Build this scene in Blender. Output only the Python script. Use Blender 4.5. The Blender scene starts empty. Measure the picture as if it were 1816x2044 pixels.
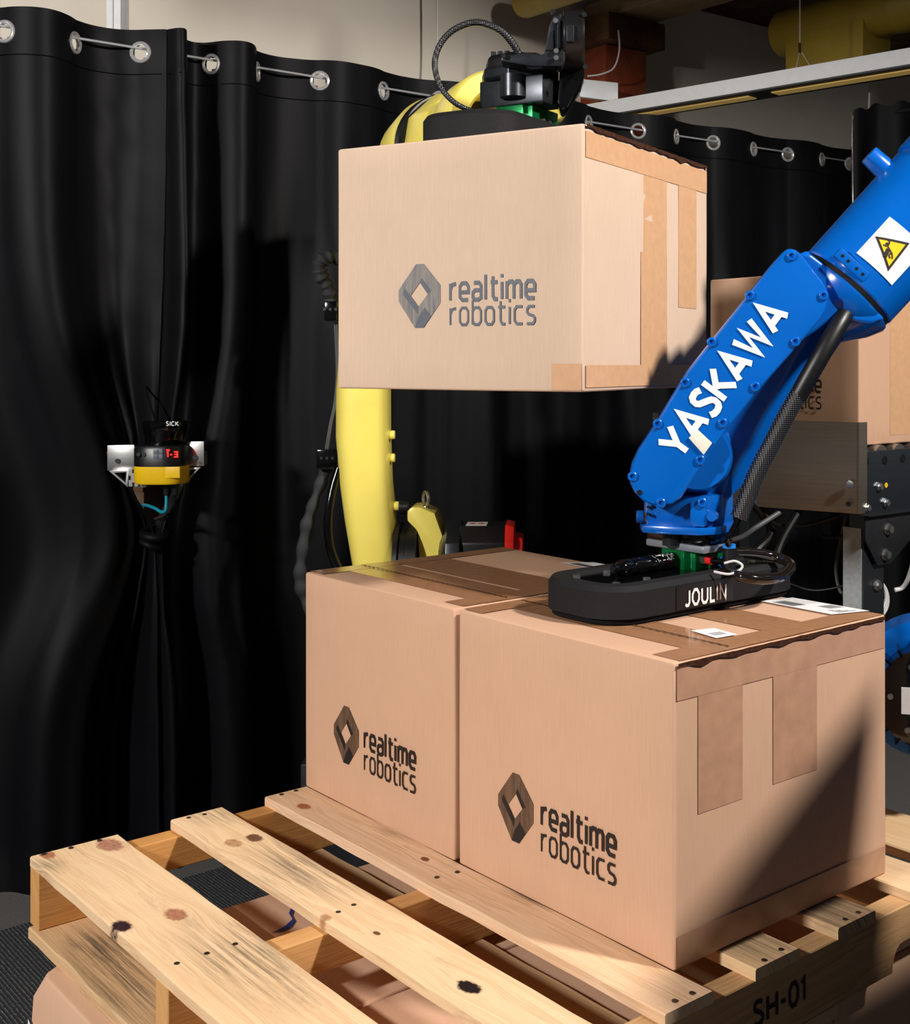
import bpy, bmesh, math, random
from math import sin, cos, pi, radians, exp, sqrt
from mathutils import Vector as V, Matrix, noise
random.seed(7)
scn = bpy.context.scene
COL = scn.collection

# ------------------------------------------------------------------ camera
FPX, CX, CY, YAW = 2492.6, 1126.3, 725.2, -0.849
CAM = V((1.1263, -1.182, 1.323))
FW = V((sin(YAW), cos(YAW), 0)); RT = V((cos(YAW), -sin(YAW), 0)); UP = V((0, 0, 1))
cd = bpy.data.cameras.new('camera'); cam = bpy.data.objects.new('camera', cd); COL.objects.link(cam)
cd.sensor_fit = 'VERTICAL'; cd.sensor_height = 36.0; cd.lens = FPX / 2044 * 36.0
cd.shift_x = (908 - CX) / 2044; cd.shift_y = -(1022 - CY) / 2044
cd.clip_start = 0.05; cd.clip_end = 60
cam.location = CAM; cam.rotation_euler = (pi / 2, 0, -YAW)
scn.camera = cam

# ------------------------------------------------------------------ world, lights, exposure
wd = bpy.data.worlds.new('world'); scn.world = wd; wd.use_nodes = True
wd.node_tree.nodes['Background'].inputs[0].default_value = (0.80, 0.87, 1.0, 1)
wd.node_tree.nodes['Background'].inputs[1].default_value = 0.085
def lamp(name, typ, loc, target, energy, color, **kw):
    d = bpy.data.lights.new(name, typ); d.energy = energy; d.color = color
    for k, v in kw.items(): setattr(d, k, v)
    o = bpy.data.objects.new(name, d); COL.objects.link(o); o.location = loc
    o.rotation_euler = (V(target) - V(loc)).to_track_quat('-Z', 'Y').to_euler()
    return o
lamp('key_flash', 'SPOT', (-0.15, -3.2, 2.45), (-0.75, 0.55, 0.95), 590, (1.0, 0.965, 0.93),
     spot_size=radians(112), spot_blend=0.5, shadow_soft_size=0.13)
lamp('side_flash', 'SPOT', (1.80, 0.80, 2.85), (-0.35, 0.5, 1.05), 490, (1.0, 0.94, 0.88),
     spot_size=radians(95), spot_blend=0.3, shadow_soft_size=0.10)
vs = scn.view_settings
vs.view_transform = 'Standard'; vs.look = 'None'; vs.gamma = 1.0; vs.use_curve_mapping = False
vs.exposure = -0.28

# ------------------------------------------------------------------ helpers
def lin(c):
    r = []
    for x in c[:3]:
        x /= 255.0
        r.append(x / 12.92 if x <= 0.04045 else ((x + 0.055) / 1.055) ** 2.4)
    return (r[0], r[1], r[2], 1.0)
def P(px, py, d):
    """point seen at pixel (px, py) of the 1816x2044 frame, d metres in front of the camera plane"""
    return CAM + FW * d + RT * ((px - CX) / FPX * d) + UP * ((CY - py) / FPX * d)
def W3(u, v, z): return V((CAM.x, CAM.y, 0)) + RT * u + FW * v + UP * z

class NT:
    def __init__(s, name):
        s.m = bpy.data.materials.new(name); s.m.use_nodes = True
        s.t = s.m.node_tree; s.b = s.t.nodes['Principled BSDF']
    def n(s, typ, **kw):
        x = s.t.nodes.new(typ)
        for k, v in kw.items():
            if k.startswith('i_'):
                key = k[2:]; key = int(key) if key.isdigit() else key.replace('_', ' ')
                x.inputs[key].default_value = v
            else: setattr(x, k, v)
        return x
    def l(s, a, b): s.t.links.new(a, b)
    def coord(s, scale=(1, 1, 1), kind='Object', loc=(0, 0, 0)):
        tc = s.n('ShaderNodeTexCoord'); mp = s.n('ShaderNodeMapping')
        mp.inputs['Scale'].default_value = scale; mp.inputs['Location'].default_value = loc
        s.l(tc.outputs[kind], mp.inputs['Vector']); return mp.outputs[0]
    def noise(s, vec, scale, detail=4, rough=0.55, dist=0.0):
        x = s.n('ShaderNodeTexNoise'); x.inputs['Scale'].default_value = scale
        x.inputs['Detail'].default_value = detail; x.inputs['Roughness'].default_value = rough
        x.inputs['Distortion'].default_value = dist; s.l(vec, x.inputs['Vector']); return x.outputs[0]
    def ramp(s, fac, stops):
        x = s.n('ShaderNodeValToRGB'); e = x.color_ramp.elements
        while len(e) < len(stops): e.new(0.5)
        for q, (p, c) in zip(e, stops): q.position = p; q.color = c
        s.l(fac, x.inputs[0]); return x.outputs[0]
    def mix(s, fac, a, b, mode='MIX'):
        x = s.n('ShaderNodeMix', data_type='RGBA', blend_type=mode)
        for i, v in ((0, fac), (6, a), (7, b)):
            if hasattr(v, 'node'): s.l(v, x.inputs[i])
            else: x.inputs[i].default_value = v
        return x.outputs[2]
    def math(s, op, a, b=0.0, clamp=False):
        x = s.n('ShaderNodeMath', operation=op, use_clamp=clamp)
        for i, v in ((0, a), (1, b)):
            if hasattr(v, 'node'): s.l(v, x.inputs[i])
            else: x.inputs[i].default_value = v
        return x.outputs[0]
    def bump(s, h, strength=0.2, dist=0.001):
        x = s.n('ShaderNodeBump'); x.inputs['Strength'].default_value = strength; x.inputs['Distance'].default_value = dist
        s.l(h, x.inputs['Height']); s.l(x.outputs[0], s.b.inputs['Normal'])
    def base(s, v):
        if hasattr(v, 'node'): s.l(v, s.b.inputs['Base Color'])
        else: s.b.inputs['Base Color'].default_value = v
    def set(s, **kw):
        for k, v in kw.items(): s.b.inputs[k.replace('_', ' ')].default_value = v

def plain(name, rgb, rough=0.5, metal=0.0, spec=0.5, coat=0.0, var=0.10, scale=40, bump=0.0, bscale=400, emit=0):
    """paint, plastic, rubber or metal: colour with slight mottling, wear and fine relief"""
    t = NT(name); c = lin(rgb); co = t.coord()
    nz = t.noise(co, scale, 3)
    lo = tuple(x * (1 - var) for x in c[:3]) + (1,); hi = tuple(min(1, x * (1 + var)) for x in c[:3]) + (1,)
    t.base(t.ramp(nz, [(0.3, lo), (0.7, hi)]))
    rr = t.n('ShaderNodeMapRange'); rr.inputs[3].default_value = max(0.02, rough - 0.05); rr.inputs[4].default_value = min(1, rough + 0.05)
    t.l(t.noise(co, scale * 2.3, 3), rr.inputs[0]); t.l(rr.outputs[0], t.b.inputs['Roughness'])
    t.set(Metallic=metal, Specular_IOR_Level=spec, Coat_Weight=coat, Coat_Roughness=0.08)
    if bump: t.bump(t.noise(co, bscale, 2), bump, 0.0006)
    if emit:
        t.b.inputs['Emission Color'].default_value = c; t.b.inputs['Emission Strength'].default_value = emit
    return t.m

def cardboard(name, rgb):
    t = NT(name); c = lin(rgb); co = t.coord()
    a = t.noise(co, 6, 4); fib = t.noise(t.coord((260, 260, 18)), 1.0, 3, 0.7); speck = t.noise(co, 900, 2)
    col = t.ramp(a, [(0.3, tuple(x * .93 for x in c[:3]) + (1,)), (0.7, c)])
    col = t.mix(0.16, col, t.ramp(fib, [(0.35, tuple(x * .72 for x in c[:3]) + (1,)), (0.7, tuple(min(1, x * 1.12) for x in c[:3]) + (1,))]))
    col = t.mix(t.math('MULTIPLY', t.math('GREATER_THAN', speck, 0.72), 0.25), col, lin((120, 80, 55)))
    t.base(col); t.set(Roughness=0.78, Specular_IOR_Level=0.22)
    t.bump(t.math('ADD', fib, t.math('MULTIPLY', a, 2.0)), 0.16, 0.0006)
    return t.m

def wood(name, along, seed, knots=(), stains=0.0, tone=(236, 208, 170), dark=(206, 164, 118), greys=()):
    """pine: grain runs along `along` (0 x, 1 y); knots = (x, y, r, rgb) in world metres bend the grain"""
    t = NT(name); tc = t.n('ShaderNodeTexCoord'); vec = tc.outputs['Object']
    sep = t.n('ShaderNodeSeparateXYZ'); t.l(vec, sep.inputs[0])
    la, ac = (sep.outputs[0], sep.outputs[1]) if along == 0 else (sep.outputs[1], sep.outputs[0])
    acr = t.math('ADD', ac, t.math('MULTIPLY', sep.outputs[2], 0.6))
    kmask = None; bend = None; kcol = None
    for (kx, ky, kr, krgb) in knots:
        kl, ka = (kx, ky) if along == 0 else (ky, kx)
        dl = t.math('MULTIPLY', t.math('SUBTRACT', la, kl), 0.62); da = t.math('SUBTRACT', ac, ka)
        d = t.math('SQRT', t.math('ADD', t.math('MULTIPLY', dl, dl), t.math('MULTIPLY', da, da)))
        b = t.math('MULTIPLY', da, t.math('POWER', 2.718, t.math('MULTIPLY', t.math('MULTIPLY', d, d), -0.22 / (kr * kr))))
        bend = b if bend is None else t.math('ADD', bend, b)
        mr = t.n('ShaderNodeMapRange'); mr.inputs[1].default_value = kr; mr.inputs[2].default_value = kr * 0.72
        wob = t.math('ADD', d, t.math('MULTIPLY', t.math('SUBTRACT', t.noise(vec, 180, 3), 0.5), kr * 0.6))
        t.l(wob, mr.inputs[0])
        kmask = (kmask or []) + [(mr.outputs[0], krgb)]
    if bend is not None: acr = t.math('SUBTRACT', acr, t.math('MULTIPLY', bend, 0.75))
    cmb = t.n('ShaderNodeCombineXYZ')
    t.l(t.math('MULTIPLY', la, 2.2), cmb.inputs[0]); t.l(t.math('MULTIPLY', acr, 34.0), cmb.inputs[1]); cmb.inputs[2].default_value = seed * 7.3
    g1 = t.noise(cmb.outputs[0], 1.0, 5, 0.5, 0.8)
    cm2 = t.n('ShaderNodeCombineXYZ')
    t.l(t.math('MULTIPLY', la, 9.0), cm2.inputs[0]); t.l(t.math('MULTIPLY', acr, 420.0), cm2.inputs[1]); cm2.inputs[2].default_value = seed * 3.1
    g2 = t.noise(cm2.outputs[0], 1.0, 3, 0.6)
    rings = t.math('FRACT', t.math('MULTIPLY', g1, 5.0))
    c0, c1 = lin(tone), lin(dark)
    col = t.ramp(rings, [(0.0, c0), (0.55, tuple(a * .75 + b * .25 for a, b in zip(c0, c1))), (0.9, tuple(a * .45 + b * .55 for a, b in zip(c0, c1))), (1.0, c0)])
    col = t.mix(0.30, col, t.ramp(g2, [(0.3, c1), (0.65, c0)]))
    big = t.noise(vec, 5.0, 3)
    col = t.mix(t.math('MULTIPLY', t.math('SUBTRACT', big, 0.45, True), 0.9), col, lin((214, 172, 120)))
    if stains:
        cm3 = t.n('ShaderNodeCombineXYZ'); t.l(t.math('MULTIPLY', la, 5.0), cm3.inputs[0]); t.l(t.math('MULTIPLY', acr, 22.0), cm3.inputs[1]); cm3.inputs[2].default_value = seed
        sm = t.noise(cm3.outputs[0], 1.0, 6, 0.7)
        f = t.n('ShaderNodeMapRange'); f.inputs[1].default_value = 0.56; f.inputs[2].default_value = 0.74; f.inputs[4].default_value = stains
        t.l(sm, f.inputs[0]); col = t.mix(f.outputs[0], col, lin((104, 96, 80)))
    for (gx, gy, gr) in greys:
        gl, ga = (gx, gy) if along == 0 else (gy, gx)
        dl = t.math('MULTIPLY', t.math('SUBTRACT', la, gl), 0.45); da = t.math('SUBTRACT', ac, ga)
        d = t.math('SQRT', t.math('ADD', t.math('MULTIPLY', dl, dl), t.math('MULTIPLY', da, da)))
        mr = t.n('ShaderNodeMapRange'); mr.inputs[1].default_value = gr; mr.inputs[2].default_value = gr * .2; mr.inputs[4].default_value = 1.0
        t.l(d, mr.inputs[0])
        streak = t.n('ShaderNodeMapRange'); streak.inputs[1].default_value = 0.42; streak.inputs[2].default_value = 0.62
        t.l(t.noise(cm2.outputs[0], 0.45, 5, 0.8), streak.inputs[0])
        col = t.mix(t.math('MULTIPLY', t.math('MULTIPLY', mr.outputs[0], streak.outputs[0]), 0.8), col, lin((70, 68, 58)))
    if kmask:
        for m_, rgb in kmask:
            kc = t.ramp(t.noise(vec, 160, 4), [(0.3, tuple(x * .55 for x in lin(rgb)[:3]) + (1,)), (0.7, lin(rgb))])
            col = t.mix(m_, col, kc)
    t.base(col); t.set(Roughness=0.72, Specular_IOR_Level=0.25)
    t.bump(t.math('ADD', g2, t.math('MULTIPLY', rings, 0.7)), 0.5, 0.0012)
    return t.m

THING_M = {}
class MB:
    def __init__(s): s.v = []; s.f = []; s.sm = []
    def add(s, vs, fs):
        o = len(s.v); s.v += [V(x) for x in vs]; s.f += [tuple(i + o for i in f) for f in fs]; return s
    def box(s, c, size, ax=None):
        c = V(c); ax = ax or (V((1, 0, 0)), V((0, 1, 0)), V((0, 0, 1))); h = [x / 2 for x in size]
        vs = [c + ax[0] * (i * h[0]) + ax[1] * (j * h[1]) + ax[2] * (k * h[2]) for k in (-1, 1) for j in (-1, 1) for i in (-1, 1)]
        return s.add(vs, [(0, 2, 3, 1), (4, 5, 7, 6), (0, 1, 5, 4), (2, 6, 7, 3), (0, 4, 6, 2), (1, 3, 7, 5)])
    def box2(s, lo, hi):
        lo, hi = V(lo), V(hi); return s.box((lo + hi) / 2, hi - lo)
    def prism(s, pts, off, top_scale=None):
        """closed outline of world points extruded by vector off"""
        n = len(pts); pts = [V(p) for p in pts]; off = V(off)
        nrm = V((0, 0, 0))
        for i in range(n): nrm += pts[i].cross(pts[(i + 1) % n])
        if nrm.dot(off) > 0: pts = pts[::-1]
        b = [p + off for p in pts]
        if top_scale:
            c = sum(b, V()) / n; b = [c + (p - c) * top_scale for p in b]
        return s.add(pts + b, [tuple(range(n)), tuple(range(2 * n - 1, n - 1, -1))] + [(i, i + n, (i + 1) % n + n, (i + 1) % n) for i in range(n)])
    def ring(s, rings, cap=True, closed=False):
        """loft through rings of equal count"""
        n = len(rings[0]); vs = [p for r in rings for p in r]; fs = []
        m = len(rings)
        for k in range(m if closed else m - 1):
            a, b = k * n, ((k + 1) % m) * n
            for i in range(n): fs.append((a + i, a + (i + 1) % n, b + (i + 1) % n, b + i))
        if cap and not closed: fs += [tuple(range(n - 1, -1, -1)), tuple(range((m - 1) * n, m * n))]
        return s.add(vs, fs)
    def cyl(s, p0, p1, r0, r1=None, seg=24, cap=True):
        p0, p1 = V(p0), V(p1); r1 = r0 if r1 is None else r1; d = (p1 - p0).normalized()
        a = d.orthogonal().normalized(); b = d.cross(a)
        return s.ring([[p + (a * cos(2 * pi * i / seg) + b * sin(2 * pi * i / seg)) * r for i in range(seg)] for p, r in ((p0, r0), (p1, r1))], cap)
    def lathe(s, p0, d, prof, seg=32, cap=True):
        p0 = V(p0); d = V(d).normalized(); a = d.orthogonal().normalized(); b = d.cross(a)
        return s.ring([[p0 + d * h + (a * cos(2 * pi * i / seg) + b * sin(2 * pi * i / seg)) * r for i in range(seg)] for h, r in prof], cap)
    def tube(s, pts, r, seg=10, sub=6, cap=True, rf=None):
        pts = [V(p) for p in pts]; pp = []
        if sub > 1 and len(pts) > 2:
            for i in range(len(pts) - 1):
                a, b, c, d = pts[max(i - 1, 0)], pts[i], pts[i + 1], pts[min(i + 2, len(pts) - 1)]
                for k in range(sub):
                    t = k / sub
                    pp.append(0.5 * ((2 * b) + (c - a) * t + (2 * a - 5 * b + 4 * c - d) * t * t + (3 * b - a - 3 * c + d) * t ** 3))
            pp.append(pts[-1])
        else: pp = pts
        rings = []; a = None
        for i, p in enumerate(pp):
            tg = (pp[min(i + 1, len(pp) - 1)] - pp[max(i - 1, 0)]).normalized()
            a = tg.orthogonal().normalized() if a is None else (a - tg * a.dot(tg)).normalized()
            b = tg.cross(a); rr = r if rf is None else r * rf(i / (len(pp) - 1))
            rings.append([p + (a * cos(2 * pi * k / seg) + b * sin(2 * pi * k / seg)) * rr for k in range(seg)])
        return s.ring(rings, cap)
    def torus(s, c, axis, R, r, seg=28, rs=10):
        c = V(c); d = V(axis).normalized(); a = d.orthogonal().normalized(); b = d.cross(a); rings = []
        for i in range(seg):
            e = a * cos(2 * pi * i / seg) + b * sin(2 * pi * i / seg)
            rings.append([c + e * (R + r * cos(2 * pi * k / rs)) + d * (r * sin(2 * pi * k / rs)) for k in range(rs)])
        return s.ring(rings, closed=True)
    def build(s, name, mat, parent=None, bevel=0, bseg=2, smooth=35, fix=True):
        me = bpy.data.meshes.new(name); M = Matrix.Identity(4)
        p = parent
        while p is not None and p.name not in THING_M: p = p.parent
        if p is not None: M = THING_M[p.name].inverted()
        bm = bmesh.new(); vv = [bm.verts.new(M @ v) for v in s.v]
        for f in s.f:
            try: bm.faces.new([vv[i] for i in f])
            except ValueError: pass
        if fix: bmesh.ops.recalc_face_normals(bm, faces=bm.faces)
        if bevel:
            ed = [e for e in bm.edges if len(e.link_faces) == 2 and e.calc_face_angle(0) > radians(28)]
            bmesh.ops.bevel(bm, geom=ed, offset=bevel, segments=bseg, profile=0.6, affect='EDGES', clamp_overlap=True)
        bm.to_mesh(me); bm.free()
        if smooth:
            me.polygons.foreach_set('use_smooth', [True] * len(me.polygons)); me.set_sharp_from_angle(angle=radians(smooth))
        me.materials.append(mat)
        o = bpy.data.objects.new(name, me); COL.objects.link(o)
        if parent is not None: o.parent = parent
        return o

def tag(o, label, cat, group=None, kind=None):
    o['label'] = label; o['category'] = cat
    if group: o['group'] = group
    if kind: o['kind'] = kind
    return o
def thing(name, label, cat, loc, rotz=0.0, group=None):
    o = bpy.data.objects.new(name, None); COL.objects.link(o); o.empty_display_size = 0.05
    o.location = loc; o.rotation_euler = (0, 0, rotz)
    THING_M[o.name] = Matrix.Translation(V(loc)) @ Matrix.Rotation(rotz, 4, 'Z')
    return tag(o, label, cat, group)
def struct(o): o['kind'] = 'structure'; return o
def copy_part(src, parent, shift=None, name=None):
    c = src.copy(); COL.objects.link(c); c.parent = parent
    if shift is not None: c.location = V(src.location) + V(shift)
    return c

# ---- lettering: each letter is a set of strokes, expanded to flat print
LET = {
 'r': (.5, [[(0, 0), (0, 1)], [(0, .6), (.18, .92), (.55, .98)]]),
 'e': (.82, [[(.78, 0), (.22, 0), (0, .2), (0, .8), (.2, 1), (.62, 1), (.82, .8), (.82, .46), (0, .46)]]),
 'a': (.78, [[(.1, 1), (.6, 1), (.78, .82), (.78, 0)], [(.78, .56), (.2, .56), (0, .42), (0, .15), (.18, 0), (.55, 0), (.78, .14)]]),
 'l': (.06, [[(0, 1.46), (0, 0)]]),
 't': (.62, [[(.2, 1.35), (.2, .2), (.36, 0), (.64, 0)], [(0, 1), (.62, 1)]]),
 'i': (.02, [[(0, 0), (0, 1)], [(0, 1.26), (0, 1.46)]]),
 'm': (1.3, [[(0, 0), (0, 1.03)], [(0, .82), (.25, 1), (.5, 1), (.65, .82), (.65, 0)], [(.65, .82), (.9, 1), (1.15, 1), (1.3, .82), (1.3, 0)]]),
 'o': (.8, [[(0, .2), (0, .8), (.2, 1), (.6, 1), (.8, .8), (.8, .2), (.6, 0), (.2, 0), (0, .2)]]),
 'b': (.8, [[(0, 1.45), (0, 0)], [(0, .8), (.2, 1), (.6, 1), (.8, .8), (.8, .2), (.6, 0), (.2, 0), (0, .2)]]),
 'c': (.7, [[(.72, 1), (.2, 1), (0, .8), (0, .2), (.2, 0), (.72, 0)]]),
 's': (.72, [[(.7, 1), (.2, 1), (.03, .85), (.03, .67), (.18, .53), (.56, .47), (.72, .32), (.72, .15), (.56, 0), (.02, 0)]]),
 'Y': (.8, [[(0, 1), (.4, .42), (.8, 1)], [(.4, .5), (.4, 0)]]),
 'A': (.84, [[(0, 0), (.42, 1.0), (.84, 0)], [(.18, .27), (.66, .27)]]),
 'S': (.66, [[(.60, .90), (.46, .98), (.30, 1), (.14, .97), (.05, .87), (.04, .74), (.11, .64), (.24, .57), (.43, .47), (.57, .38), (.62, .27), (.60, .13), (.51, .04), (.34, 0), (.16, .02), (.02, .10)]]),
 'K': (.74, [[(0, 0), (0, 1)], [(.7, 1), (.12, .47)], [(.22, .56), (.74, 0)]]),
 'W': (1.12, [[(0, 1), (.28, 0.02), (.56, .92), (.84, 0.02), (1.12, 1)]]),
 'J': (.5, [[(.5, 1), (.5, .2), (.36, 0), (.14, 0), (0, .1)]]),
 'O': (.8, [[(.0, .3), (0, .7), (.24, 1), (.56, 1), (.8, .7), (.8, .3), (.56, 0), (.24, 0), (0, .3)]]),
 'U': (.7, [[(0, 1), (0, .22), (.18, 0), (.52, 0), (.7, .22), (.7, 1)]]),
 'L': (.5, [[(0, 1), (0, 0), (.54, 0)]]),
 'I': (.0, [[(0, 0), (0, 1)]]),
 'N': (.7, [[(0, 0), (0, 1), (.7, 0), (.7, 1)]]),
 'C': (.7, [[(.68, .9), (.5, 1), (.22, 1), (0, .75), (0, .25), (.22, 0), (.5, 0), (.68, .1)]]),
 'H': (.66, [[(0, 0), (0, 1)], [(.66, 0), (.66, 1)], [(0, .5), (.66, .5)]]),
 '0': (.6, [[(.0, .25), (0, .75), (.18, 1), (.42, 1), (.6, .75), (.6, .25), (.42, 0), (.18, 0), (0, .25)]]),
 '1': (.25, [[(0, .8), (.2, 1), (.2, 0)]]),
 '-': (.35, [[(0, .45), (.35, .45)]]),
 '3': (.6, [[(0, 1), (.6, 1), (.6, 0), (0, 0)], [(.1, .5), (.6, .5)]]),
 '7': (.6, [[(0, 1), (.6, 1), (.3, 0)]]),
}
def stroke_quads(pl, h):
    closed = (V(pl[0]) - V(pl[-1])).length < 1e-6; pts = [V((x, y)) for x, y in pl]
    if closed: pts = pts[:-1]
    n = len(pts); L, R = [], []
    for i in range(n):
        a = pts[i - 1] if (i > 0 or closed) else None; b = pts[(i + 1) % n] if (i < n - 1 or closed) else None
        d1 = (pts[i] - a).normalized() if a is not None else None; d2 = (b - pts[i]).normalized() if b is not None else None
        d1 = d1 if d1 is not None else d2; d2 = d2 if d2 is not None else d1
        n1 = V((-d1.y, d1.x)); n2 = V((-d2.y, d2.x)); m = n1 + n2
        m = m.normalized() if m.length > 1e-4 else n1
        k = min(1 / max(m.dot(n1), 0.3), 2.2)
        L.append(pts[i] + m * h * k); R.append(pts[i] - m * h * k)
    out = []
    for i in range(n if closed else n - 1):
        j = (i + 1) % n; out.append((R[i], R[j], L[j], L[i]))
    return out
def text(mb, s, org, ex, ey, size, th, length=None, gap=0.34, nrm=None, lift=0.0, mapf=None):
    """letters of height `size`; `length` squeezes the line to fit"""
    quads = []; x = 0
    for ch in s:
        w, st = LET[ch]
        for pl in st:
            quads += [[V((p.x + x, p.y)) for p in q] for q in stroke_quads(pl, th / 2)]
        x += w + gap
    tot = x - gap; kx = (length / (tot * size)) if length else 1.0
    org, ex, ey = V(org), V(ex), V(ey); nrm = V(nrm) if nrm is not None else ex.cross(ey)
    for qi, q in enumerate(quads):
        vs = [org + ex * (p.x * size * kx) + ey * (p.y * size) + nrm * (lift + qi * 2.5e-5) for p in q]
        if mapf: vs = [mapf(v) for v in vs]
        mb.add(vs, [(0, 1, 2, 3)])
    return mb

# ------------------------------------------------------------------ materials
M = {}
M['card'] = cardboard('kraft_cardboard', (216, 174, 144))
M['card_pale_lit'] = cardboard('pale_lit_kraft_cardboard', (220, 192, 168))  # paler copy of the kraft: brightness near the key light put into colour
M['card_dark'] = plain('cardboard_cut_edge', (66, 40, 27), 0.9, spec=0.1, var=0.4, scale=200)
M['tape'] = plain('brown_packing_tape', (176, 128, 92), 0.16, spec=0.6, var=0.08, scale=60, bump=0.12, bscale=60)
M['tape_pale'] = plain('tan_packing_tape', (214, 168, 128), 0.30, spec=0.5, var=0.06, scale=60, bump=0.1, bscale=60)
M['ink'] = plain('black_print', (34, 27, 25), 0.6, var=0.15, scale=300)
M['ink_glare'] = plain('flash_glare_print', (92, 96, 106), 0.45, var=0.15, scale=300)  # black ink greyed for the raised carton: flash reflection painted in
def emblem_mat(name, a, b):
    t = NT(name); co = t.coord((90, 90, 8))
    t.base(t.ramp(t.noise(co, 1.0, 5, 0.7, 1.2), [(0.3, lin(a)), (0.72, lin(b))])); t.set(Roughness=0.6); return t.m
M['emb'] = emblem_mat('emblem_print', (58, 44, 36), (128, 96, 72)); M['emb_glare'] = emblem_mat('emblem_print_glare', (92, 96, 104), (160, 148, 136))  # the grey emblem copy has the same flash reflection painted in
M['white'] = plain('white_label_paper', (240, 240, 240), 0.5, var=0.03)
M['paint_white'] = plain('white_enamel', (236, 238, 240), 0.35, var=0.03)
M['blue'] = plain('blue_robot_paint', (0, 93, 186), 0.24, spec=0.5, coat=0.4, var=0.05, scale=12, bump=0.10, bscale=260)
M['yellow'] = plain('yellow_robot_paint', (255, 234, 112), 0.30, spec=0.5, coat=0.3, var=0.04, scale=12, bump=0.14, bscale=300)
M['black'] = plain('black_plastic', (20, 20, 22), 0.35, spec=0.5, var=0.2)
M['black_gloss'] = plain('gloss_black', (8, 8, 9), 0.10, spec=0.6, var=0.2)
M['black_metal'] = plain('black_anodised_metal', (50, 53, 58), 0.32, metal=0.6, var=0.15)
M['foam'] = plain('black_foam', (20, 20, 21), 0.95, spec=0.15, var=0.5, scale=500, bump=1.0, bscale=500)
M['pad'] = plain('matt_black_rubber', (22, 22, 24), 0.75, spec=0.3, var=0.15, scale=200, bump=0.2, bscale=800)
M['green'] = plain('green_anodised', (10, 120, 62), 0.28, metal=0.55, var=0.08)
M['steel'] = plain('zinc_steel', (186, 186, 184), 0.32, metal=0.95, var=0.12, scale=60)
M['chrome'] = plain('chrome', (225, 225, 228), 0.08, metal=1.0, var=0.03)
M['galv'] = plain('galvanised_steel', (140, 146, 150), 0.40, metal=0.85, var=0.2, scale=90)
def brushed(name, rgb, rough=0.34):
    t = NT(name); c = lin(rgb); nz = t.noise(t.coord((6, 6, 320)), 1.0, 4, 0.7)
    t.base(t.ramp(nz, [(0.3, tuple(x * .8 for x in c[:3]) + (1,)), (0.7, c)]))
    t.set(Metallic=0.9, Roughness=rough); t.bump(nz, 0.12, 0.0003); return t.m
M['plate'] = brushed('brushed_sheet_metal', (176, 168, 154)); M['alu'] = brushed('brushed_aluminium', (205, 204, 202), 0.3)
M['dark_steel'] = brushed('dark_blued_steel', (92, 100, 106), 0.36)
M['alu_grey'] = plain('grey_anodised_plate', (152, 160, 168), 0.4, metal=0.6, var=0.04)
M['dark_metal'] = plain('dark_painted_steel', (38, 40, 44), 0.45, metal=0.3, var=0.15)
M['red'] = plain('red_plastic', (226, 40, 34), 0.4, var=0.05)
M['led'] = plain('red_led', (255, 20, 14), 0.5, emit=4.0, var=0.05)
M['grey_btn'] = plain('grey_keypad', (96, 106, 118), 0.5, var=0.05)
M['teal'] = plain('teal_cable', (22, 150, 176), 0.45, var=0.04)
M['cable'] = plain('black_cable', (14, 14, 15), 0.42, var=0.2)
M['cable_grey'] = plain('grey_cable', (96, 98, 100), 0.5, var=0.08)
M['cable_white'] = plain('white_cable', (205, 205, 205), 0.5, var=0.05)
M['sleeve'] = plain('black_fabric_sleeve', (44, 45, 48), 0.75, var=0.15, scale=300, bump=0.3, bscale=900)
M['tube_clear'] = plain('smoked_hose', (26, 22, 20), 0.08, spec=0.8, var=0.1)
M['blue_fit'] = plain('light_blue_plastic', (40, 130, 220), 0.35, var=0.05)
M['wire'] = plain('steel_wire', (214, 216, 220), 0.35, metal=0.6, var=0.05)
M['duct'] = plain('yellow_duct_paint', (176, 150, 52), 0.5, var=0.10, scale=8)
M['lens'] = plain('fluorescent_lens', (236, 196, 112), 0.5, emit=0.22, var=0.05)
M['nail'] = plain('nail_head', (84, 76, 66), 0.4, metal=0.8, var=0.3, scale=300)
M['warn_y'] = plain('warning_yellow', (244, 200, 40), 0.35, var=0.03)
M['clear_label'] = plain('silver_label', (200, 200, 204), 0.3, var=0.05)
def braid_mat():
    t = NT('braided_sleeve'); tc = t.n('ShaderNodeTexCoord'); sep = t.n('ShaderNodeSeparateXYZ'); t.l(tc.outputs['Object'], sep.inputs[0])
    u = t.math('ADD', t.math('MULTIPLY', sep.outputs[0], RT.x), t.math('MULTIPLY', sep.outputs[1], RT.y)); z = sep.outputs[2]; K = 1000.0
    a = t.math('SINE', t.math('MULTIPLY', t.math('ADD', u, z), K)); b = t.math('SINE', t.math('MULTIPLY', t.math('SUBTRACT', u, z), K))
    d = t.math('MULTIPLY', a, b)
    t.base(t.ramp(d, [(0.45, lin((14, 14, 15))), (0.75, lin((112, 112, 116)))])); t.set(Roughness=0.35)
    t.bump(d, 0.4, 0.0008); return t.m
M['braid'] = braid_mat()
M['web'] = plain('bright_galvanised', (196, 202, 206), .45, metal=.45, var=.12, scale=120)
M['navy'] = plain('blue_marker', (24, 50, 130), .5)
M['yellow_deep'] = plain('deep_yellow_plastic', (250, 204, 24), .4, var=.04)
M['seam'] = plain('black_thread', (4, 4, 5), .95, spec=.05, var=.2)
M['nickel'] = plain('bright_nickel', (244, 244, 246), .16, metal=.72, var=.02)
M['tape_mid'] = plain('film_packing_tape', (190, 146, 118), .32, spec=.5, var=.10, scale=30, bump=.25, bscale=50)
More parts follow.
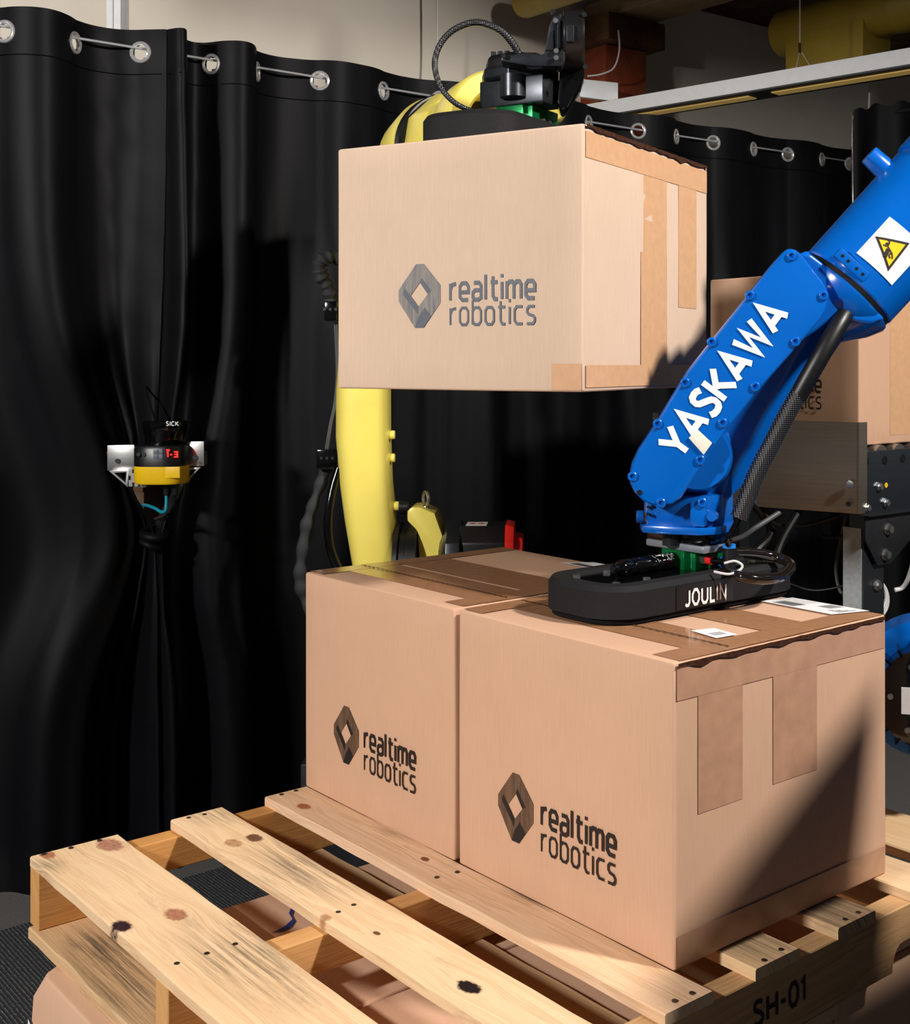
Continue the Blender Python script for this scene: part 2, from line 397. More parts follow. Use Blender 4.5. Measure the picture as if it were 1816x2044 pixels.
def cloth_mat():
    t = NT('black_drape_cloth'); co = t.coord()
    nz = t.noise(co, 700, 2); bg = t.noise(co, 3, 3)
    t.base(t.ramp(bg, [(0.3, lin((10, 10, 13))), (0.7, lin((14, 14, 18)))]))
    t.set(Roughness=0.52, Specular_IOR_Level=0.12, Sheen_Weight=0.0, Sheen_Roughness=0.4)
    t.bump(nz, 0.15, 0.0004); return t.m
M['cloth'] = cloth_mat()
def carpet_mat():
    t = NT('carpet'); tc = t.n('ShaderNodeTexCoord'); vec = tc.outputs['Object']
    sep = t.n('ShaderNodeSeparateXYZ'); t.l(vec, sep.inputs[0])
    T = 0.5
    fx = t.math('FLOOR', t.math('DIVIDE', t.math('ADD', sep.outputs[0], 1.93), T)); fy = t.math('FLOOR', t.math('DIVIDE', sep.outputs[1], T))
    par = t.math('FLOORED_MODULO', fx, 2.0)
    wob = t.math('MULTIPLY', t.noise(vec, 60, 3), 0.004)
    def stripes(c, sc): return t.math('FRACT', t.math('MULTIPLY', t.math('ADD', c, wob), sc))
    a = stripes(sep.outputs[1], 115.0); b = stripes(sep.outputs[0], 115.0)
    pick = t.n('ShaderNodeMix', data_type='FLOAT'); t.l(par, pick.inputs[0]); t.l(a, pick.inputs[2]); t.l(b, pick.inputs[3])
    nz = t.noise(vec, 420, 3, 0.7); n2 = t.noise(vec, 130, 2)
    pk = t.math('MULTIPLY', t.math('POWER', pick.outputs[0], 2.2), t.math('MULTIPLY', n2, 1.5))
    col = t.ramp(t.math('ADD', t.math('MULTIPLY', pk, 0.6), t.math('MULTIPLY', nz, 0.5)), [(0.25, lin((50, 51, 54))), (0.55, lin((88, 89, 92))), (0.9, lin((172, 172, 168)))])
    col = t.mix(t.math('MULTIPLY', par, 0.6), col, lin((128, 126, 122)))
    t.base(col); t.set(Roughness=0.95, Specular_IOR_Level=0.1)
    t.bump(t.math('ADD', t.math('MULTIPLY', pk, 0.3), nz), 0.6, 0.003); return t.m
M['carpet'] = carpet_mat()
def wall_mat():
    t = NT('painted_wall'); co = t.coord(); a = t.noise(co, 2.0, 4); f = t.noise(co, 260, 3)
    t.base(t.ramp(a, [(0.3, lin((222, 212, 196))), (0.7, lin((232, 224, 210)))])); t.set(Roughness=0.85, Specular_IOR_Level=0.2)
    t.bump(f, 0.25, 0.001); return t.m
M['wall'] = wall_mat()
M['ceil'] = wood('dark_timber_ceiling', 0, 3.3, tone=(92, 58, 40), dark=(52, 32, 24))
M['redwood'] = wood('red_stained_timber', 0, 5.1, tone=(150, 72, 44), dark=(112, 50, 32))
M['oldbeam'] = wood('whitewashed_beam', 0, 8.7, stains=0.5, tone=(170, 150, 122), dark=(126, 104, 80))

# ------------------------------------------------------------------ room shell
ZD = 0.53                       # pallet deck above the floor
ZT = ZD + 0.4021                # top of the cartons on it
CD = V((0.045, 1, 0)).normalized(); CN = V((1, -0.045, 0)).normalized(); C0 = V((-2.142, 0, 0))
def curt(s, off=0, z=0): return C0 + CD * s + CN * off + V((0, 0, z))
struct(MB().box2((-4.5, -4.0, -0.05), (4.0, 6.5, 0)).build('floor', M['carpet']))
WO = V((-3.2, 0, 0))
struct(MB().prism([WO + CD * -4 , WO + CD * 7.0, WO + CD * 7.0 + CN * -0.15, WO + CD * -4 + CN * -0.15], (0, 0, 3.06)).build('wall_left', M['wall']))
struct(MB().box2((-3.3, 6.3, 0), (4.0, 6.45, 3.06)).build('wall_back', M['wall']))
cl = MB()
cl.box2((-4.2, -4.0, 3.06), (4.0, 6.5, 3.2)); ceil = struct(cl.build('ceiling', M['ceil']))
for k, yy in enumerate((0.2, 1.5, 4.15, 5.4)):
    j = MB().box2((-3.25, yy - 0.06, 2.94), (4.0, yy + 0.06, 3.06)).build('joist', M['ceil'], ceil, bevel=0.004)
MB().box2((-1.85, -1.0, 2.52), (1.0, -.82, 3.06)).build('joist', M['ceil'], ceil, bevel=0.006)  # added unseen beam, placed low to shade the upper wall
# red timber column against the wall with a capital, and the whitewashed beam it carries
col = MB(); c0 = WO + CD * 2.745 + CN * 0.08
col.box(c0 + V((0, 0, 1.37)), (0.19, 0.245, 2.74), (CN, CD, UP))
column = thing('timber_column', 'red-brown timber column standing against the beige wall behind the curtain', 'column', c0)
col.build('shaft', M['redwood'], column, bevel=0.006)
MB().box(c0 + V((0.02, 0, 2.80)), (0.30, 0.34, 0.12), (CN, CD, UP)).build('capital', M['ceil'], column, bevel=0.008)
bb = MB()
bm_ = tag(MB().prism([V((-3.05, y, z)) for y, z in ((2.62, 2.86), (2.86, 2.86), (2.86, 2.945), (2.62, 2.945))], (6.4, 0, 0)).build('ceiling_beam', M['oldbeam'], bevel=0.01), 'rough whitewashed timber beam carried by the red column', 'beam')
jb = thing('junction_box', 'flat white metal cover plate mounted on the red timber column', 'electrical box', P(1195, 205, 5.38))
MB().prism([P(x, y, 5.38) for x, y in ((1157, 160), (1233, 168), (1233, 206), (1157, 196))], -FW * 0.03).build('cover', M['paint_white'], jb, bevel=0.004)
for x, y in ((1228, 200), (1162, 166)): MB().cyl(P(x, y, 5.351), P(x, y, 5.345), 0.006, seg=8).build('screw', M['steel'], jb)
tag(MB().tube([P(1234, 60, 5.36), P(1236, 100, 5.36), P(1225, 135, 5.36), P(1200, 148, 5.36), P(1172, 152, 5.36)], 0.004).build('wall_wire', M['cable_white']), 'thin pale wire drooping across the red timber column', 'wire')
# ducts running out from the wall
def duct(name, px, py, d, R, length, label, box=None):
    p = P(px, py, d); t = thing(name, label, 'duct', p)
    MB().lathe(p, (1, 0, 0), [(0, R * 0.9), (0.02, R), (0.6, R), (0.605, R * 1.03), (0.63, R * 1.03), (0.635, R), (length, R)], 32).build('pipe', M['duct'], t)
    if box:
        (x0, x1), (z0, z1) = box
        MB().box2((p.x + x0, p.y - R * .95, z0), (p.x + x1, p.y + R * .95, z1)).build('drop_box', M['duct'], t, bevel=0.006)
        MB().box2((p.x + x0 - .012, p.y - R, z0), (p.x + x1 + .012, p.y + R, z0 + .02)).build('drop_flange', M['duct'], t, bevel=0.003)
    return t
duct('ventilation_duct', 1560, 72, 5.55, 0.105, 3.2, 'round yellow ventilation duct with a square drop box above the pendant light', ((0.10, 0.50), (2.56, 2.74)))
duct('ventilation_duct', 1042, 8, 5.2, 0.062, 3.5, 'thinner round yellow duct ending beside the red column')
# pendant linear light fixture
fa = P(1208, 229, 5.3); fb = P(1816, 112, 4.4); fd = (fb - fa); fd.z = 0; fd.normalize(); fa2 = fa - fd * 0.35; fb2 = fb + fd * 0.9
fn = V((-fd.y, fd.x, 0)); zf = 2.385
if fn.dot(CAM - fa) < 0: fn = -fn
pl_ = thing('pendant_light', 'long white linear pendant light hung on wires behind the curtain', 'light fixture', V((fa2.x, fa2.y, zf - .03)))
mid = (fa2 + fb2) / 2; ln = (fb2 - fa2).length
MB().box((mid.x, mid.y, zf), (ln, 0.17, 0.058), (fd, fn, UP)).build('housing', M['paint_white'], pl_, bevel=0.004)
MB().box((mid.x, mid.y, zf - .0305), (ln - .02, 0.13, 0.005), (fd, fn, UP)).build('louvre_tray', M['dark_metal'], pl_)
tl = 0.86
for k in range(int(ln / (tl + .06)) + 1):
    a = 0.22 + k * (tl + 0.10)
    if a + tl < ln:
        c = fa2 + fd * (a + tl / 2); MB().box((c.x, c.y, zf - .034), (tl, 0.06, 0.006), (fd, fn, UP)).build('lens', M['lens'], pl_, bevel=0.002)
q = fa + fd * ((P(1601, 140, 4.7) - fa).dot(fd)); q.z = zf + .03
sw = MB(); top = q + V((0, 0, .62)); kn = q + V((0, 0, .085))
sw.tube([kn, top], 0.0025, 6, 1)
for dx in (-.035, .0, .045): sw.tube([kn, q + fd * dx + fn * (0.03 if dx == 0 else -.02)], 0.0016, 6, 1)
sw.build('suspension_wire', M['wire'], pl_)
MB().cyl(kn - V((0, 0, .012)), kn + V((0, 0, .025)), .006, seg=10).build('wire_gripper', M['chrome'], pl_)
for (x0, y0, x1, y1, d, nm, lb) in ((870, -140, 868, 300, 5.0, 'hanging_cable', 'pale cable hanging straight down behind the curtain near the yellow robot'), (1733, -90, 1733, 330, 5.75, 'hanging_cable', 'pale cable hanging down behind the pendant light by the steel pole')):
    a, b = P(x0, y0, d), P(x1, y1, d); a.z = 3.06; tag(MB().tube([a, (a + b) / 2 + RT * 0.008, b, V((b.x, b.y, 0.02))], 0.0048, 8, 4).build(nm, M['cable_white']), lb, 'cable')

# ------------------------------------------------------------------ curtains
ZC = 2.162
def sm(x, a, b):
    t = min(1, max(0, (x - a) / (b - a))); return t * t * (3 - 2 * t)
SP, ZP = 0.185, 0.885
def drape(G, signs, amps, s0, s1, edge, seed, pinch):
    """point on the cloth: wave between eyelets, secondary folds, gathered at the knot"""
    def f(s, z):
        w = 0.0
        if s <= G[0]: w = 0.02 * sin((s - G[0]) * 9)
        elif s >= G[-1]: w = 0.35 * (s - G[-1]) * edge
        else:
            for i in range(len(G) - 1):
                if G[i] <= s <= G[i + 1]:
                    t = (s - G[i]) / (G[i + 1] - G[i]); w = signs[i] * amps[i] * sin(pi * t) ** 0.8 if 0 < t < 1 else 0
                    break
        low = 1 - sm(z, 1.2, 2.1)
        dr = noise.noise(V((s * 1.3, z * 0.35, seed))) * 0.10 * low
        w2 = w * (1.0 + 0.25 * low) + noise.noise(V((s * 5.5 + dr * 20, z * 0.55, seed + 4))) * 0.045 * (0.25 + low) + noise.noise(V((s * 14, z * 1.3, seed + 9))) * 0.010 * (.4 + low)
        w2 += 0.006 * noise.noise(V((s * 9 + z * 6, z * 9, seed + 2))) * exp(-((s - SP) / .25) ** 2)
        ss = s + dr * 0.5; off = w2
        if pinch:
            d = s - SP; ad = abs(d)
            g = exp(-((z - ZP) / (0.42 if z > ZP else 0.30)) ** 2)
            k = exp(-(ad / (0.42 if d < 0 else 0.22)) ** 2) * g * 0.94
            ss = ss + (SP - ss) * k
            off = off * (1 - 0.75 * k) + k * 0.05 + 0.020 * g * sin(ad * 70 + seed) * exp(-(ad / .35) ** 2) * (1 - 0.5 * k)
            tail = (1 - sm(z, ZP - .25, ZP)) * exp(-(ad / .22) ** 2)
            ss = ss + (SP - ss) * 0.45 * tail; off += 0.03 * tail * sin(ad * 60 + 1.0)
            side = -1 if pinch == 'l' else 1
            open_ = 0.062 * exp(-((z - 1.005) / .075) ** 2) * exp(-(ad / .16) ** 2)
            ss += side * open_
        if z < 0.10: off += 0.02 * (0.1 - z) / 0.1
        return curt(ss, off + 0.012, max(z, 0.004))
    return f
def make_curtain(name, label, f, s0, s1, G, ds=0.009, bottom=0.004, gz=None):
    top = ZC + 0.05; zs = []
    z = top
    while z > top - 0.11: zs.append(z); z -= 0.0075
    n2 = 74
    for i in range(n2 + 1): zs.append(z + (bottom - z) * i / n2)
    ns = int((s1 - s0) / ds); ss = [s0 + (s1 - s0) * i / ns for i in range(ns + 1)]
    base = f((s0 + s1) / 2, 0.004); base.z = 0
    t = thing(name, label, 'curtain', base)
    mb = MB(); gc = ZC - 0.011
    vs = [f(s, z) for z in zs for s in ss]; fs = []; m = len(ss); gp = [f(g, gc) for g in G]
    for r in range(len(zs) - 1):
        zc = (zs[r] + zs[r + 1]) / 2
        for c in range(ns):
            sc = (ss[c] + ss[c + 1]) / 2
            if zc > top - .12 and any(abs(sc - g) < .03 and (vs[r * m + c] + vs[(r + 1) * m + c + 1] - q_ * 2).length < 0.042 for g, q_ in zip(G, gp)): continue
            fs.append((r * m + c, r * m + c + 1, (r + 1) * m + c + 1, (r + 1) * m + c))
    mb.add(vs, fs); o = mb.build('cloth', M['cloth'], t, smooth=180, fix=False)
    hem = MB()
    hv = [f(s, top - 0.118) + CN * 0.0012 for s in ss[::2]]; hv2 = [f(s, top - 0.1205) + CN * 0.0012 for s in ss[::2]]
    k = len(hv); hem.add(hv + hv2, [(i, i + 1, k + i + 1, k + i) for i in range(k - 1)]); hem.build('hem_stitch', M['seam'], o, fix=False)
    for g in G:
        a = f(g - 0.02, gc); b = f(g + 0.02, gc); tg = (b - a).normalized(); nr = tg.cross(UP).normalized(); c = f(g, gc)
        r = MB(); r.torus(c + nr * 0.002, nr, 0.0245, 0.0050, 28, 8); r.cyl(c - nr * .006, c + nr * .004, 0.0205, 0.0205, 28, cap=False)
        r.build('grommet', M['nickel'], t)
    return t
G1 = [-.70, -.53, -.35, -.17, 0.0, .17]
f1 = drape(G1, [-1, 1, -1, 1, -1], [.05, .05, .05, .055, .035], -.85, .245, 3.0, 1.0, 'l')
make_curtain('curtain', 'black grommet curtain panel gathered in a knot under the yellow scanner', f1, -.85, .221, G1)
G2 = [.212, .29, .37, .505, .70, .915, 1.12, 1.33, 1.53, 1.73, 1.96, 2.14, 2.34, 2.56, 2.76, 2.96, 3.14]
f2 = drape(G2, [1 if i % 2 == 0 else -1 for i in range(16)], [.095, .03, .070, .035, .040, .028, .036, .026, .034, .022, .030, .016, .026, .014, .024, .012], .15, 3.2, -.2, 5.0, 'r')
make_curtain('curtain', 'long black grommet curtain behind the yellow robot and cartons', f2, .19, 3.22, G2)
tag(MB().tube([curt(-.9, 0.012, ZC + .004), curt(.6, .012, ZC), curt(1.9, .012, ZC - .006), curt(3.0, .012, ZC), curt(3.26, .012, ZC + .002)], 0.0035, 8, 8).build('curtain_cable', M['wire']), 'taut grey steel cable threaded through the curtain grommets', 'cable')
# aluminium extrusion post behind the curtain
pp = P(235, 30, 3.55); post = thing('extrusion_post', 'aluminium slotted extrusion post rising behind the black curtain', 'post', V((pp.x, pp.y, 0)))
ex_, ey_ = V((0.80, 0.6, 0)), V((-0.6, 0.80, 0))
prof = [(-1, -1), (-.25, -1), (-.25, -.55), (.25, -.55), (.25, -1), (1, -1), (1, -.25), (.55, -.25), (.55, .25), (1, .25), (1, 1), (.25, 1), (.25, .55), (-.25, .55), (-.25, 1), (-1, 1), (-1, .25), (-.55, .25), (-.55, -.25), (-1, -.25)]
MB().prism([V((pp.x, pp.y, 0)) + ex_ * (a * .022) + ey_ * (b * .022) for a, b in prof], (0, 0, 3.0)).build('profile', plain('satin_aluminium', (232, 232, 232), .35, metal=.25, var=.04), post)
MB().box((pp.x, pp.y, 0.004), (0.12, 0.12, 0.008)).build('foot_plate', M['alu'], post, bevel=.001)
# side curtain on its pole
pb = P(1703, 300, 4.9); sp_ = thing('curtain_stand', 'slim chrome pole with crossbar carrying a black side drape', 'stand', V((pb.x, pb.y, 0)))
MB().tube([V((pb.x, pb.y, 0.01)), V((pb.x, pb.y, P(1703, 224, 4.9).z))], 0.009, 12, 1).build('pole', M['chrome'], sp_)
zsc = P(1703, 240, 4.9).z
MB().tube([V((pb.x, pb.y, zsc)), V((pb.x + 1.4, pb.y - .02, zsc + .01))], 0.008, 10, 1).build('crossbar', M['dark_metal'], sp_)
MB().cyl((pb.x, pb.y, 0.0), (pb.x, pb.y, 0.02), 0.16, 0.15).build('base', M['dark_metal'], sp_)
sc = MB(); vs = []; fs = []; ns, nz_ = 260, 40
for r in range(nz_ + 1):
    for c in range(ns + 1):
        s = c / ns; z = zsc + .035 - (zsc + .03) * r / nz_
        x = pb.x + 0.012 + s * 1.32
        y = pb.y - 0.02 + 0.03 * sin(s * 46 + 2 * noise.noise(V((s * 4, z * .4, 3)))) * (0.5 + .5 * r / nz_) + 0.03 * noise.noise(V((s * 9, z * .6, 8)))
        vs.append(V((x, y, z + (0.008 * sin(s * 90) if r == 0 else 0))))
for r in range(nz_):
    for c in range(ns): a = r * (ns + 1) + c; fs.append((a, a + 1, a + ns + 2, a + ns + 1))
tag(sc.add(vs, fs).build('side_drape', M['cloth'], smooth=180, fix=False), 'gathered black drape hanging from the slim chrome pole', 'curtain')

# ------------------------------------------------------------------ cartons
def rounded_box(mb, lo, hi, r, T, n=10, amp=0.0012, seed=0.0, crush=None):
    lo, hi = V(lo), V(hi)
    def cs(a, b): return [a, a + r * .4, a + r] + [a + r + (b - a - 2 * r) * i / n for i in range(1, n)] + [b - r, b - r * .4, b]
    xs = [cs(lo[i], hi[i]) for i in range(3)]; k = n + 4
    idx = {}
    def vert(i, j, l):
        if (i, j, l) in idx: return idx[(i, j, l)]
        p = V((xs[0][i], xs[1][j], xs[2][l])); q = V([min(max(p[a], lo[a] + r), hi[a] - r) for a in range(3)]); d = p - q
        if d.length > 1e-9: p = q + d.normalized() * r
        nn = noise.noise_vector(p * 3.5 + V((seed, seed, 0))) * amp
        p = p + nn
        if crush: p = crush(p)
        idx[(i, j, l)] = len(mb.v); mb.v.append(T @ p); return idx[(i, j, l)]
    for a in range(k):
        for b in range(k):
            for face in (lambda i, j: (i, j, 0), lambda i, j: (i, j, k), lambda i, j: (i, 0, j), lambda i, j: (i, k, j), lambda i, j: (0, i, j), lambda i, j: (k, i, j)):
                mb.f.append(tuple(vert(*face(i, j)) for i, j in ((a, b), (a + 1, b), (a + 1, b + 1), (a, b + 1))))
    return mb
EMB = [(400, 770), (435, 770), (510, 850), (510, 915), (435, 1005), (395, 1005), (320, 905), (320, 865)]
def carton(name, label, loc, rotz, L, Wd, H, card, ink, emb, group=None, logo=None, tapes=(), labels=(), seam=None, torn=None, seed=0.0, crush=None, tape='tape', marks=()):
    """local frame: near right bottom corner at 0, logo face on y=0 runs to -L, end face x=0 runs to +Wd"""
    t = thing(name, label, 'carton', loc, rotz, group); T = THING_M[t.name]
    body = rounded_box(MB(), (-L, 0, 0), (0, Wd, H), 0.0045, T, seed=seed, crush=crush).build('body', card, t, smooth=50)
    def quad(mb, pts): mb.add([T @ V(p) for p in pts], [tuple(range(len(pts)))])
    e = 0.0011
    if logo is not None:
        lx, lz = logo
        m = MB(); sx = 0.083 / 190; s2 = 0.083 / 190
        def mp(x, y): return V((lx + (x - 320) * sx, -e, lz + (1005 - y) * s2))
        hole = [(418, 838), (453, 882), (412, 927), (376, 886)]
        # ring of quads between outline and hole
        O = EMB; hidx = [0, 0, 1, 1, 2, 2, 3, 3]
        for i in range(8):
            j = (i + 1) % 8; a, b = hole[hidx[i]], hole[hidx[j]]
            pts = [mp(*O[i]), mp(*O[j]), mp(*b)] + ([mp(*a)] if a != b else [])
            quad(m, pts)
        m.build('emblem', emb, body, smooth=0, fix=False)
        d = MB()
        for pg in ([(350, 858), (376, 886), (412, 927), (408, 955), (340, 878)], [(425, 820), (470, 872), (453, 882), (418, 838)], [(395, 1005), (435, 1005), (470, 962), (440, 930), (412, 965)]):
            quad(d, [mp(*p) + V((0, -0.0002, 0)) for p in pg])
        d.build('emblem_shading', ink, body, smooth=0, fix=False)
        ex, ez = T.to_3x3() @ V((1, 0, 0)), V((0, 0, 1)); nr = T.to_3x3() @ V((0, -1, 0))
        def word(nm, w, x, z, size, th, length):
            text(MB(), w, T @ V((x, 0, z)), ex, ez, size, th, length, gap=.43, nrm=nr, lift=e).build(nm, ink, body, smooth=0, fix=False)
        word('wordmark_bold', 'realtime', lx + .102, lz + .0425, .0265, .245, .156)
        word('wordmark_light', 'robotics', lx + .102, lz + .0035, .0265, .17, .156)
    for ti, (face, a0, a1, b0, b1, nm) in enumerate(tapes):
        m = MB(); dd = 0.0007 + 0.00022 * sum(1 for q_ in tapes[:ti] if q_[0] == face)
        n = 10
        for i in range(n):
            t0, t1 = i / n, (i + 1) / n
            def w(a, b):
                k = 0.0012 * noise.noise(V((a * 30, b * 30, seed)))
                return {'t': V((a, b, H + dd)), 'r': V((dd, a, b)), 'f': V((a, -dd, b))}[face] + (V((0, 0, 0)))
            if abs(a1 - a0) > abs(b1 - b0):
                aa, ab = a0 + (a1 - a0) * t0, a0 + (a1 - a0) * t1; quad(m, [w(aa, b0), w(ab, b0), w(ab, b1), w(aa, b1)])
            else:
                ba, bb_ = b0 + (b1 - b0) * t0, b0 + (b1 - b0) * t1; quad(m, [w(a0, ba), w(a1, ba), w(a1, bb_), w(a0, bb_)])
        m.build('tape_strip', M[nm], t, smooth=0)
    if seam is not None:
        m = MB(); n = 60; x0, x1 = -L + .01, -.012; A, B = [], []
        for i in range(n + 1):
            x = x0 + (x1 - x0) * i / n; wv = 0.0016 * (1 if i % 2 else -1)
            A.append(T @ V((x, seam + .0012 + wv * .5, H + .0024))); B.append(T @ V((x, seam - .0022 + wv, H + .0024)))
        m.add(A + B, [(i, i + 1, n + 2 + i, n + 1 + i) for i in range(n)]); m.build('flap_seam', M['card_dark'], t, smooth=0)
    if torn:
        m = MB(); n = 40; A, B = [], []
        for i in range(n + 1):
            y = 0.004 + (Wd - .012) * i / n; h = 0.0012 + 0.0048 * max(0, .45 + 1.3 * noise.noise(V((y * 30, seed, 1)))) * torn
            A.append(T @ V((.0036, y, H - .0005 + .001 * noise.noise(V((y * 60, 2, seed)))))); B.append(T @ V((.0040, y, H - .0035 - h)))
        m.add(A + B, [(i, i + 1, n + 2 + i, n + 1 + i) for i in range(n)]); m.build('torn_edge', M['card_dark'], t, smooth=0)
    for (pts, kind) in labels:
        m = MB(); quad(m, [V((x, y, H + .0026)) for x, y in pts]); lb = m.build('shipping_label', M['white'], t, smooth=0)
        p = [V((x, y, H + .0029)) for x, y in pts]
        def bl(u, v): return (p[0] * (1 - u) + p[1] * u) * (1 - v) + (p[3] * (1 - u) + p[2] * u) * v
        b = MB(); x = 0.1; rnd = random.Random(3)
        if kind == 'big':
            while x < .46: w = rnd.choice((.006, .01, .016)); quad(b, [bl(.12, x), bl(.42, x), bl(.42, x + w), bl(.12, x + w)]); x += w + rnd.choice((.007, .012))
            x = .52
            while x < .92: w = rnd.choice((.006, .01)); quad(b, [bl(.55, x), bl(.72, x), bl(.72, x + w), bl(.55, x + w)]); x += w + .009
            for k in range(4): quad(b, [bl(.80 + .04 * k, .3), bl(.815 + .04 * k, .3), bl(.815 + .04 * k, .3 + .12 * (k + 1)), bl(.80 + .04 * k, .3 + .12 * (k + 1))])
        else:
            for k in range(4): quad(b, [bl(.5 + .08 * k, .2), bl(.52 + .08 * k, .2), bl(.52 + .08 * k, .75), bl(.5 + .08 * k, .75)])
        b.build('label_print', M['ink'], lb, smooth=0)
    for (pts, mat) in marks:
        m = MB(); quad(m, pts); m.build('printed_mark', mat, t, smooth=0, fix=False)
    return t
L_, W_, H_ = 0.4696, 0.4752, 0.4021
T_A = [('t', -L_ + .002, -.002, .185, .295, 'tape'), ('t', -L_ + .002, -.002, .065, .175, 'tape'), ('t', -L_ + .002, -L_ + .05, .008, .47, 'tape'), ('t', -.055, -.003, .02, .47, 'tape')]
carton('carton', 'closed carton on the pallet with a brown taped top reflecting the yellow robot', (-L_ - .0116, 0, ZD), 0, L_, W_, H_, M['card'], M['ink'], M['emb'], 'logo cartons on the pallet deck',
       logo=(-.366, .078), tapes=T_A, seam=.118, seed=1.0, labels=[([(-.225, .42), (-.185, .472), (-.05, .468), (-.09, .41)], 'big')])
T_B = [('t', -L_ + .002, -.004, .24, .333, 'tape'), ('t', -L_ + .002, -.004, .07, .17, 'tape'), ('t', -.052, -.002, .012, .47, 'tape'), ('t', -L_ + .002, -L_ + .05, .008, .47, 'tape'),
       ('r', .045, .135, .195, .392, 'tape_mid'), ('r', .20, .30, .20, .392, 'tape_mid'), ('r', .004, .47, .352, .394, 'tape_mid'), ('r', .004, .47, .004, .045, 'tape_mid')]
carton('carton', 'closed carton on the pallet directly under the blue robot gripper', (0, 0, ZD), 0, L_, W_, H_, M['card'], M['ink'], M['emb'], 'logo cartons on the pallet deck',
       logo=(-.368, .076), tapes=T_B, seam=.122, torn=1.0, seed=4.0,
       labels=[([(-.193, .406), (-.05, .404), (-.028, .472), (-.178, .470)], 'big'), ([(-.115, .155), (-.056, .145), (-.052, .186), (-.104, .194)], 'small')])
UO = V((-.2567, .0734, ZD + .7524 - .002)); UYAW = .3378
T_U = [('r', .205, .297, .03, .38, 'tape_pale'), ('r', .345, .424, .14, .38, 'tape_pale'), ('r', .195, .297, .03, .225, 'tape_pale'), ('r', .005, .47, .352, .392, 'tape_pale'), ('r', .005, .47, .006, .04, 'tape_pale'), ('f', -.055, -.003, .002, .042, 'tape_pale'),
       ('t', -L_ + .002, -.004, .24, .333, 'tape')]
carton('carton', 'carton with flash glare painted into card and print, held up in the air by the yellow robot', UO, UYAW, L_, W_, H_, M['card_pale_lit'], M['ink_glare'], M['emb_glare'],
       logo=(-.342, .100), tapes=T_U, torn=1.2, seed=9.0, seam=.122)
# carton on the conveyor
BO = P(1714, 890, 2.84)
carton('carton', 'shaded carton standing on the conveyor behind the blue robot arm', BO, -.04, L_, W_, H_, M['card'], M['ink'], M['emb'], logo=(-.366, .078), tapes=[('r', .115, .20, .02, .395, 'tape_pale')], seed=13.0)
# layer of cartons that carries the pallet
def squash(p):
    return p
def dent(p):
    q = V(p); k = sm(q.z, .375, .404) * (1 - sm(q.x, -.425, -.37)) * (1 - sm(q.y, 0, .06)); q.z -= .006 * k; q.x += .016 * k; q.y += .012 * k
    q.y -= 0.010 * sin(pi * min(1, max(0, q.z / .404))) * (1 - sm(q.y, 0, .05)); return q
def onz(px_, py_, z):
    r = FW + RT * ((px_ - CX) / FPX) + UP * ((CY - py_) / FPX); return CAM + r * ((z - CAM.z) / r.z)
sq = [onz(a, b, .4062) - V((-.411, -.53, 0)) for a, b in ((584, 1812), (579, 1824), (586, 1836), (576, 1848), (560, 1857), (541, 1861))]
squig = [sq[0] + V((.004, 0, 0)), sq[1] + V((.006, 0, 0)), sq[2] + V((.005, 0, 0)), sq[3] + V((.007, 0, 0)), sq[4] + V((.004, .004, 0)), sq[5], sq[4] - V((.004, .004, 0)), sq[3] - V((.005, .002, 0)), sq[2] - V((.004, 0, 0)), sq[1] - V((.004, 0, 0)), sq[0] - V((.004, 0, 0))]
prt = [([V((-.420, -.0118, .330)), V((-.40, -.0118, .322)), V((-.392, -.0118, .335)), V((-.33, -.0118, .27)), V((-.27, -.0118, .20)), V((-.27, -.0118, .02)), V((-.420, -.0118, .02))], M['white']),
       ([V((-.420, -.0125, .312)), V((-.405, -.0125, .295)), V((-.39, -.0125, .285)), V((-.36, -.0125, .25)), V((-.34, -.0125, .20)), V((-.34, -.0123, .02)), V((-.420, -.0123, .02))], M['blue_fit']), (squig, M['navy'])]
carton('carton', 'crushed carton with white and blue print under the pallet corner', (-.411, -.53, 0), 0, .425, .42, .404, M['card'], M['ink'], M['emb'], seed=20, crush=dent, marks=prt)
for (x, y, lb, lab) in ((.02, -.53, 'plain carton under the bare deck boards, beside the crushed carton', 0), (-.411, -.105, 'plain carton under the pallet, right behind the crushed carton', 0),
                   (.02, -.105, 'plain carton under the stringer stencilled SH-01', 0), (.02, .32, 'carton with a small white label on top, under the pallet', 1)):
    carton('carton', lb, (x, y, 0), 0, .425, .42, .404, M['card'], M['ink'], M['emb'], seed=x * 9 + y * 5 + 30,
           labels=[([(-.08, .12), (-.01, .12), (-.01, .27), (-.08, .27)], 'small')] if lab else ())

